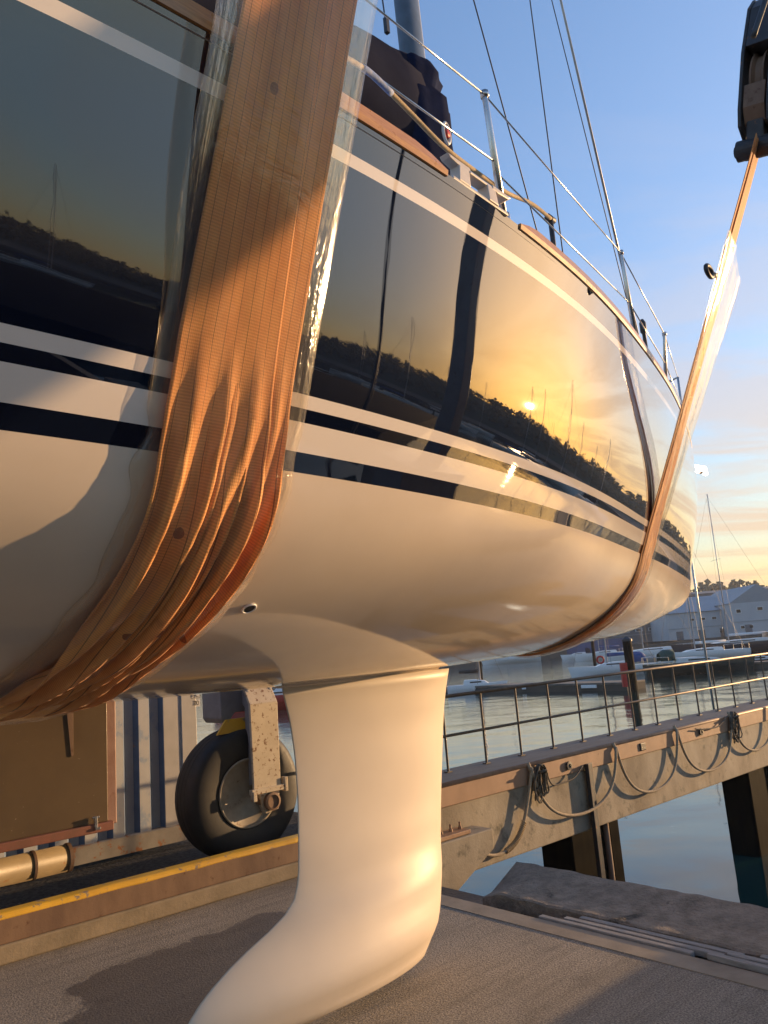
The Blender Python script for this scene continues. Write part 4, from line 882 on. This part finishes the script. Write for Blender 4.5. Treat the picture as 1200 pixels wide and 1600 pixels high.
# pulley block of the bow sling
def BL(px, y): return BOAT.at(px, y)
tp = Vector((-3.10, -(half(3.1, 2.22)+.444*(4.46-2.22)), 4.46))
bk = thing('pulley_block', 'black and rusty steel pulley block hanging above the bow sling', 'pulley block', BOAT, tp)
ax = Vector((0, -.22, 1)).normalized(); sdv = Vector((1, 0, 0)); dpv = ax.cross(sdv)
def LB(a, b, c): return tp+sdv*a+dpv*b+ax*c       # across, depth, up
def plate(poly, b0, b1, bevel_=0):
    mb = MB(); n = len(poly); vs = [LB(x, b0, z) for x, z in poly]+[LB(x, b1, z) for x, z in poly]
    mb.add(vs, [tuple(range(n-1, -1, -1)), tuple(range(n, 2*n))]+[(i, (i+1) % n, n+(i+1) % n, n+i) for i in range(n)]); return mb
out_ = [(-.09, .10), (-.115, .20), (-.12, .55), (-.06, .86), (.02, .96), (.20, .93), (.27, .75), (.28, .25), (.22, .10), (.10, .02)]
for b0 in (-.09, .07): 
    mb = plate(out_, b0, b0+.02); part('cheek', mb, M['dark_steel'], bk, bevel=.004)
mb = plate([(-.118, .58), (-.062, .85), (.02, .95), (.18, .92), (.2, .60)], -.068, .068); part('crown', mb, M['dark_steel'], bk, bevel=.006)
mb = MB(); rr = [(.20, -.04), (.20, -.03), (.175, -.015), (.175, .015), (.20, .03), (.20, .04)]
cc = LB(.10, 0, .42); vs = []
for r_, h_ in rr+[(.02, .04), (.02, -.04)]:
    for k in range(36): a = 2*pi*k/36; vs.append(cc+sdv*(r_*cos(a))+ax*(r_*sin(a))+dpv*h_)
m_ = len(rr)+2; mb.add(vs, [(i*36+k, i*36+(k+1) % 36, ((i+1) % m_)*36+(k+1) % 36, ((i+1) % m_)*36+k) for i in range(m_) for k in range(36)]); part('sheave', mb, M['rust_face'], bk, smooth=False)
mb = plate([(-.112, .20), (-.112, .34), (.02, .30), (.12, .22), (.10, .10), (-.06, .12)], -.06, .06); part('rusty_web', mb, M['rust_or'] if 'rust_or' in M else M['rust_face'], bk, bevel=.004)
mb = plate([(-.07, .14), (.08, .14), (.06, -.02), (-.04, -.02)], -.05, .05); part('shank', mb, M['dark_steel'], bk, bevel=.01)
mb = MB(); mb.tube([LB(.0, -.11, -.01), LB(.0, .11, -.01)], .062, 20); mb.tube([LB(.0, -.125, -.01), LB(.0, .125, -.01)], .035, 12); part('pin', mb, M['dark_steel'], bk, bevel=.004)
mb = MB(); mb.tube([LB(.11, -.10, .02), LB(.11, .10, .02)], .04, 14); part('shackle', mb, M['rust_face'], bk, bevel=.004)
mb = MB(); p1 = BL((1180, 48), tp.y-.33); p2 = BL((1200, -12), tp.y-.40); dv = (p2-p1); mb.tube([p1-dv*.15, p1, p1+dv*((7.4-p1.z)/dv.z)], .013, 10); mb.tube([LB(.22, 0, .9), Vector((-2.8, -3.2, 7.4))], .013, 10); part('hoist_rope', mb, M['wire'], bk, smooth=True)
# hook-like lug on the sling sleeve
lg = BOAT.at((1108, 424), -1.72); mb = MB(); mb.tube([lg+Vector((.055*cos(a)*.9, 0, .03*sin(a))) for a in [2*pi*k/14 for k in range(14)]], .012, 8, closed=True); mb.tube([lg+Vector((.05, 0, 0)), lg+Vector((.10, .0, .01))], .014, 8); part('side_shackle', mb, M['dark_steel'], sl2, smooth=True)

# ------------------------------------------------------------------ harbour: boats, pontoons, piles, sheds
def sloop(x, y, rz, Ln, label, hullm='white', cov='bluecv', mast=1.25, hood=None, motor=False, group='boats afloat in the harbour', name='moored_boat', cat='boat', extra=None, lean=0.0, topmast=True):
    fr = Frame(x, y, rz); t = thing(name, label, cat, fr, (0, 0, GZ)); t['group'] = group; B_ = Ln*.155; F_ = Ln*.085+.25
    def hs_(i, j):
        u = j/14; xx = Ln*(u-.5); w = B_*(sin(min(1, u*1.12+.0)**1.0*pi/2*1.0) if False else (1-abs((u-.42)/.58)**2.4 if u > .42 else 1-.32*((.42-u)/.42)**2)); w = max(w, .02); k = i/8
        sh = GZ+F_*(1+.18*((u-.35)/.65)**2*(1 if u > .35 else 0)); z = GZ-.25+(sh-GZ+.25)*k; yy = w*min(1, (k*1.25+.12))**.45
        return (xx+.10*Ln*.5*k*(1 if u > .93 else 0), yy, z)
    mb = MB(); mb.grid(9, 15, hs_); mb.grid(9, 15, lambda i, j: (lambda q: (q[0], -q[1], q[2]))(hs_(i, j))); mb.grid(2, 15, lambda i, j: (lambda q: (q[0], q[1]*(1 if i else -1), q[2]-.03))(hs_(8, j)))
    mb.f.append(tuple([i for i in range(9)]+[135+i for i in range(8, -1, -1)])); mb.mi.append(0)
    part('hull', mb, M[hullm], t, smooth=True, fixn=False)
    zz = GZ+F_; mb = MB(); mb.prism([(-.22*Ln, zz-.05), (.24*Ln, zz-.02), (.16*Ln, zz+.22), (.0, zz+.34), (-.20*Ln, zz+.36)], 1, -B_*.5, B_*.5); cb_ = part('cabin', mb, M['white'], t, bevel=.05)
    mb = MB(); mb.box((0, -B_*.5-.004, zz+.16), (Ln*.2, .012, .10)); mb.box((0, B_*.5+.004, zz+.16), (Ln*.2, .012, .10)); part('cabin_window', mb, M['glass'], cb_)
    if motor:
        mb = MB(); mb.prism([(-.18*Ln, zz+.3), (.06*Ln, zz+.3), (.0, zz+.95), (-.16*Ln, zz+1.0)], 1, -B_*.42, B_*.42); part('wheelhouse', mb, M['white'], t, bevel=.04)
        mb = MB(); mb.box((-.07*Ln, -B_*.42-.004, zz+.7), (Ln*.14, .012, .3)); part('side_window', mb, M['glass'], t)
    if mast:
        mh = Ln*mast; mx_ = .08*Ln; mb = MB(); mb.tube([(mx_, 0, zz), (mx_-.01*mh, 0, zz+mh)], [.075, .05], 8); mb.tube([(mx_, -B_*.8, zz+mh*.55), (mx_, B_*.8, zz+mh*.55)], .02, 6); part('mast', mb, M['alu'], t, smooth=True)
        mb = MB()
        for a, b in (((Ln*.48, 0, zz+.2), (mx_, 0, zz+mh*.97)), ((-Ln*.48, 0, zz+.1), (mx_, 0, zz+mh)), ((mx_-.2, B_, zz), (mx_, 0, zz+mh*.97)), ((mx_-.2, -B_, zz), (mx_, 0, zz+mh*.97))): mb.tube([a, b], .011, 4)
        part('rigging', mb, M['wire'], t)
        mb = MB(); mb.tube([(mx_-.1, 0, zz+.95), (mx_-.36*Ln, 0, zz+.95)], [.16, .10], 8); part('boom_cover', mb, M[cov], t, smooth=True)
    if hood:
        mb = MB(); mb.grid(9, 4, lambda i, j: (-.22*Ln-.14*Ln*j/3, B_*.55*cos(pi*i/8), zz+.2+(.85-.25*(j == 3))*sin(pi*i/8)**.5)); part('spray_hood', mb, M[hood], t, smooth=True, solid=.02)
    if Ln > 6:
        mb = MB(); pts = [(-.5*Ln, sd_*B_*.6, zz+.55) for sd_ in (-1, 1)]
        mb.tube([(-.3*Ln, -B_*.9, zz+.5), (-.49*Ln, -B_*.62, zz+.55), (-.49*Ln, B_*.62, zz+.55), (-.3*Ln, B_*.9, zz+.5)], .02, 5)
        for a in ((-.3*Ln, -B_*.9), (-.49*Ln, -B_*.62), (-.49*Ln, B_*.62), (-.3*Ln, B_*.9)): mb.tube([(a[0], a[1], zz-.02), (a[0], a[1], zz+.52)], .015, 4)
        part('stern_rail', mb, M['steel'], t)
    return t
def wat(px, z=GZ): v = ray(*px); k = (z-EYE)/v.z; return Vector((0, 0, EYE))+v*k
def put(px, Ln, heading, label, **k): p = wat(px); return sloop(p.x, p.y, R(heading), Ln, label, **k)
put((745, 1082), 4.3, -8, 'small white day boat with black sail cover moored by the pontoon beside the keel', cov='darkcv', mast=1.35)
put((962, 1056), 7.2, 172, 'white sailing boat with blue sprayhood and red lifebuoy near the dark mooring pile', hood='bluecv', cov='bluecv', mast=1.45)
put((1092, 1052), 8.0, -6, 'dark green yacht with green canvas hood in mid harbour behind the railing', hullm='greengel', hood='greencv', cov='greencv', mast=0)
put((1020, 1032), 12.0, 175, 'long white yacht with dark boom cover moored before the pale warehouse', cov='darkcv', mast=1.35)
put((1158, 1023), 15.0, 176, 'large navy yacht with tall mast and white canopy by the pale warehouse', hullm='navygel', hood='white', cov='white', mast=1.25)
put((905, 1029), 6.0, 170, 'small white boat with tent cover by the blue hoarding', hood='cover', mast=0, cov='cover')
put((800, 1036), 11., 172, 'white hulled yacht partly hidden under the raised yacht hull', mast=1.3)
put((945, 1030), 9.0, 176, 'white yacht with blue sail cover moored along the blue hoarding', cov='bluecv', mast=1.3)
put((1188, 1042), 4.0, -6, 'grey inflatable tender on the pontoon at the right edge', hullm='cover', mast=0, motor=False)
put((1100, 1033), 9.5, 178, 'grey sailing boat with slim mast standing just right of the yacht bow', hullm='white', mast=1.55, cov='white')
put((444, 1108), 9.5, 178, 'red and white workboat seen through the gap beside the keel', hullm='redp', mast=0, motor=True)
# lifebuoy
p = wat((950, 1040)); p = Vector((0, 0, EYE))+ray(938, 1031)*((wat((962, 1056)).y-2)/ray(938, 1031).y)
mb = MB(); mb.tube([p+Vector((.28*cos(a), 0, .28*sin(a))) for a in [2*pi*k/16 for k in range(16)]], .08, 8, closed=True); solo('lifebuoy', 'orange red lifebuoy on the white boat with the blue sprayhood', 'lifebuoy', WORLD, p, mb, M['redp'], smooth=True)
# boats mirrored in the topsides (moored to the right, outside the photo)
kinds = [('white', 'bluecv'), ('navygel', 'white'), ('white', 'darkcv'), ('white', 'greencv')]
mast_az = [(-27, 80, 11), (-14, 95, 12), (-4, 62, 11), (3, 100, 10), (9, 75, 12), (14, 110, 11), (17, 90, 10), (19.5, 120, 12), (27.5, 70, 10), (29.5, 84, 12), (31.5, 110, 10), (35, 66, 12), (37.5, 90, 11), (41, 105, 10), (44, 70, 9)]
desc = ['blue', 'white', 'black', 'green']
where = ['reflected leftmost in the hull', 'reflected just left of the near sling', 'reflected right beside the near sling', 'reflected second right of the near sling', 'reflected midway to the dark leg', 'reflected close left of the dark leg', 'reflected behind the dark leg', 'reflected just right of the dark leg', 'reflected left of the sun', 'reflected just right of the sun', 'reflected second right of the sun', 'reflected third right of the sun', 'reflected fourth right of the sun', 'reflected near the bow sling', 'reflected rightmost by the bow sling']
for k, (az, r, Ln) in enumerate(mast_az):
    kk = k % 4; sloop(r*cos(R(az)), r*sin(R(az)), R(az+90+random.uniform(-12, 12)), Ln, 'mirrored sailing boat with %s boom cover, mast %s' % (desc[kk], where[k]), hullm=kinds[kk][0], cov=kinds[kk][1], mast=1.35, group='boats mirrored in the yacht topsides')
t = thing('slender_pole', 'tall slender pole beyond the near pier, mirrored in the dark hull', 'pole', WORLD, (6.51, 2.55, GZ-1))
mb = MB(); mb.tube([(6.51, 2.55, GZ-1), (6.51, 2.55, 6.2)], .03, 12); part('shaft', mb, M['dark_steel'], t, smooth=True); mb = MB(); mb.tube([(6.51, 2.55, 6.2), (6.51, 2.55, 6.26)], .05, 12); part('cap', mb, M['dark_steel'], t)
# pontoons
def pontoon(a, b, w, label):
    d = (b-a); L_ = d.length; fr = Frame((a.x+b.x)/2, (a.y+b.y)/2, atan2(d.y, d.x)); t = thing('pontoon', label, 'pontoon', fr, (0, 0, GZ)); t['group'] = 'pontoons'
    mb = MB(); mb.box((0, 0, GZ+.45), (L_, w, .12)); part('decking', mb, M['pont'], t, bevel=.02)
    mb = MB(); mb.box((0, 0, GZ+.18), (L_, w*.96, .40)); part('side_boards', mb, M['quaywall'], t)
    n = max(2, int(L_/5)); mb = MB()
    for k in range(n): mb.box((-L_/2+(k+.5)*L_/n, -w/2-.06, GZ+.30), (1.2 if k % 2 else .35, .08, .20))
    part('fender', mb, M['white'], t, bevel=.02)
pontoon(wat((640, 1083)), wat((995, 1077)), 2.0, 'low dark pontoon running from behind the keel to the mooring pile')
pontoon(wat((960, 1022)), wat((1210, 1019)), 2.2, 'far pontoon before the warehouse with the large navy yacht alongside')
pontoon(wat((1125, 1047)), wat((1260, 1040)), 2.0, 'pontoon at the right edge with the grey tender')
def pile(px, top, r, label, red=False):
    p = wat(px); t = thing('mooring_pile', label, 'pile', WORLD, (p.x, p.y, GZ)); t['group'] = 'mooring piles'
    mb = MB(); mb.tube([(p.x, p.y, GZ-1.5), (p.x, p.y, GZ+top)], r, 14); part('pile', mb, M['fender'], t, smooth=False); mb = MB(); mb.lathe((p.x, p.y, GZ+top), 2, [(r*1.15, 0), (r*1.15, .12), (r*.3, .3), (.001, .3)], 14); part('cap', mb, M['dark_steel'], t)
    if red: mb = MB(); mb.box((p.x-r*1.6, p.y-.1, GZ+1.0), (r*1.4, .3, 1.4)); part('red_marker', mb, M['redp'], t)
pile((990, 1080), 2.95, .27, 'thick dark mooring pile with red marker at the pontoon end', True)
pile((930, 1040), 3.0, .2, 'thin dark mooring pile left of the blue sprayhood boat')
pile((752, 1062), 2.6, .2, 'short dark mooring pile behind the small day boat')
# sheds on the far quay
def building(px0, px1, d, zb, h, roofh, label, wall, roof, wins, name='warehouse', cat='warehouse', depth=20, gable=False, doors=0):
    a = ray(*px0); b = ray(*px1); va, vb = Vector((a.x, a.y, 0)).normalized(), Vector((b.x, b.y, 0)).normalized(); A_ = va*d/max(va.y, .1)*1.0; B_ = vb*d/max(vb.y, .1)
    dd = B_-A_; L_ = dd.length; fr = Frame(A_.x, A_.y, atan2(dd.y, dd.x)); t = thing(name, label, cat, fr, (L_/2, 0, zb))
    mb = MB(); mb.box((L_/2, depth/2, zb+h/2), (L_, depth, h)); part('wall', mb, M[wall], t)
    mb = MB()
    if gable: mb.prism([(-.3, zb+h), (L_+.3, zb+h), (L_/2, zb+h+roofh)], 1, -.02, depth); part('roof', mb, M[roof], t)
    else: mb.prism([(-.4, zb+h+.02), (depth+.4, zb+h+.02), (depth/2, zb+h+roofh)], 0, -.3, L_+.3); part('roof', mb, M[roof], t)
    for (u, z, w_, h_) in wins:
        mb = MB(); mb.box((u*L_, -.04, zb+z*h), (w_, .08, h_)); f = part('window', mb, M['white'], t); mb = MB(); mb.box((u*L_, -.09, zb+z*h), (w_*.8, .04, h_*.75)); part('pane', mb, M['glass'], f)
    for k in range(doors):
        mb = MB(); mb.box((L_*(k+.5)/doors, -.05, zb+h*.16), (1.4, .10, h*.32)); part('door', mb, M['shedd'], t)
    mb = MB(); mb.box((L_/2, -.06, zb+h*.42), (L_, .1, .12)); part('wall_rail', mb, M['shedr'], t); return t
ZS_ = GZ+1.7
building((1047, 1005), (1150, 1000), 165, ZS_, 5.6, 3.6, 'long pale blue grey warehouse with sloping roof right of the yacht bow', 'shedw', 'shedr', [(.38, .72, 1.1, .6), (.55, .72, 1.1, .6), (.72, .72, 1.1, .6), (.8, .2, .9, .6)], doors=3)
building((1150, 1000), (1240, 996), 160, ZS_, 6.6, 3.6, 'pale gable ended warehouse at the right edge', 'shedw', 'shedr', [(.12, .75, 1.1, .9), (.5, .78, 1.3, .8), (.15, .25, .9, .7), (.3, .25, .9, .7), (.72, .72, 1.1, .6)], gable=True, doors=2)
building((860, 1010), (1046, 1006), 176, ZS_, 4.4, 1.2, 'low dark grey quay building behind the moored yachts', 'shedd', 'shedr', [(.1+.11*k, .65, 1.6, .7) for k in range(8)], name='quay_building', cat='building', doors=3)
building((700, 1018), (858, 1010), 178, ZS_, 5.0, 1.5, 'dark quay building seen below the hanging hull', 'shedd', 'shedd', [(.15+.2*k, .6, 1.4, .8) for k in range(4)], name='quay_building', cat='building')
building((330, 1030), (560, 1030), 170, ZS_, 5.0, 1.5, 'dark quay building seen in the gap beside the keel', 'shedd', 'shedd', [(.15+.2*k, .6, 1.4, .8) for k in range(4)], name='quay_building', cat='building')
building((1000, 990), (1105, 985), 230, ZS_, 7.2, 2.0, 'darker shed standing behind the long pale warehouse', 'shedd', 'shedr', [(.3, .7, 1.2, .7)], name='shed', cat='shed')
building((1100, 984), (1290, 980), 235, ZS_, 12.6, 1.2, 'long flat grey building on the rise behind the gabled warehouse', 'shedd', 'shedd', [(.3, .7, 1.2, .7)], name='shed', cat='shed')
p0 = ray(885, 1012); p1 = ray(988, 1010); f0 = Vector((p0.x, p0.y, 0)).normalized()*160; f1 = Vector((p1.x, p1.y, 0)).normalized()*160; dd = f1-f0; fr = Frame(f0.x, f0.y, atan2(dd.y, dd.x))
mb = MB(); mb.box((dd.length/2, 0, GZ+1.9), (dd.length, .3, 2.4)); solo('hoarding', 'blue hoarding along the far quay', 'hoarding', fr, (dd.length/2, 0, GZ+.7), mb, M['shedb'])
for k, px in enumerate(((1062, 0), (1079, 0), (1098, 0), (1040, 0))):
    v = ray(px[0], 985-(px[0]-1090)*.08); q = Vector((v.x, v.y, 0)).normalized()*(262+4*k); mb = MB(); mb.lathe((q.x, q.y, GZ+1), 2, [(3.3-.3*(k == 3), 0), (3.3-.3*(k == 3), 14.2-.8*k), (2.6, 14.6-.8*k), (.01, 15.-.8*k)], 28)
    solo('silo', ['buff storage silo left of the middle one behind the pale warehouse', 'buff storage silo in the middle of the group behind the pale warehouse', 'buff storage silo rightmost behind the pale warehouse roof', 'buff storage silo leftmost and mostly hidden by the yacht bow'][k], 'silo', WORLD, (q.x, q.y, GZ+1), mb, M['silo'], 'storage silos', smooth=False)
m = NT('lit_lamp'); m.set('Base Color', (.8, .8, .78)); m.b.inputs['Emission Color'].default_value = (1, .93, .75, 1); m.b.inputs['Emission Strength'].default_value = 5; M['lampw'] = m.m
# floodlight on its pole
fd = 34.0; v = ray(1092, 735); q = Vector((0, 0, EYE))+v*(fd/v.y)
fl = thing('floodlight', 'bright boxy quay floodlight on a slim pole just right of the yacht bow', 'floodlight', WORLD, (q.x-.95, q.y, GZ))
mb = MB(); mb.tube([(q.x-.95, q.y, GZ-1.2), (q.x-.95, q.y, q.z-.1)], .05, 10); mb.tube([(q.x-.95, q.y, q.z-.1), (q.x-.3, q.y, q.z+.02)], .035, 8); part('pole', mb, M['alu'], fl, smooth=True)
mb = MB(); mb.prism([(q.x-.33, q.z+.28), (q.x+.30, q.z+.12), (q.x+.33, q.z-.25), (q.x+.10, q.z-.10), (q.x-.30, q.z-.02), (q.x-.36, q.z-.28)], 1, q.y-.15, q.y+.15); part('housing', mb, M['lampw'], fl, bevel=.02)
mb = MB(); mb.lathe((q.x+.08, q.y-.05, q.z-.16), 2, [(.10, 0), (.10, .10), (.001, .11)], 12); part('sensor', mb, M['rust_face'], fl)
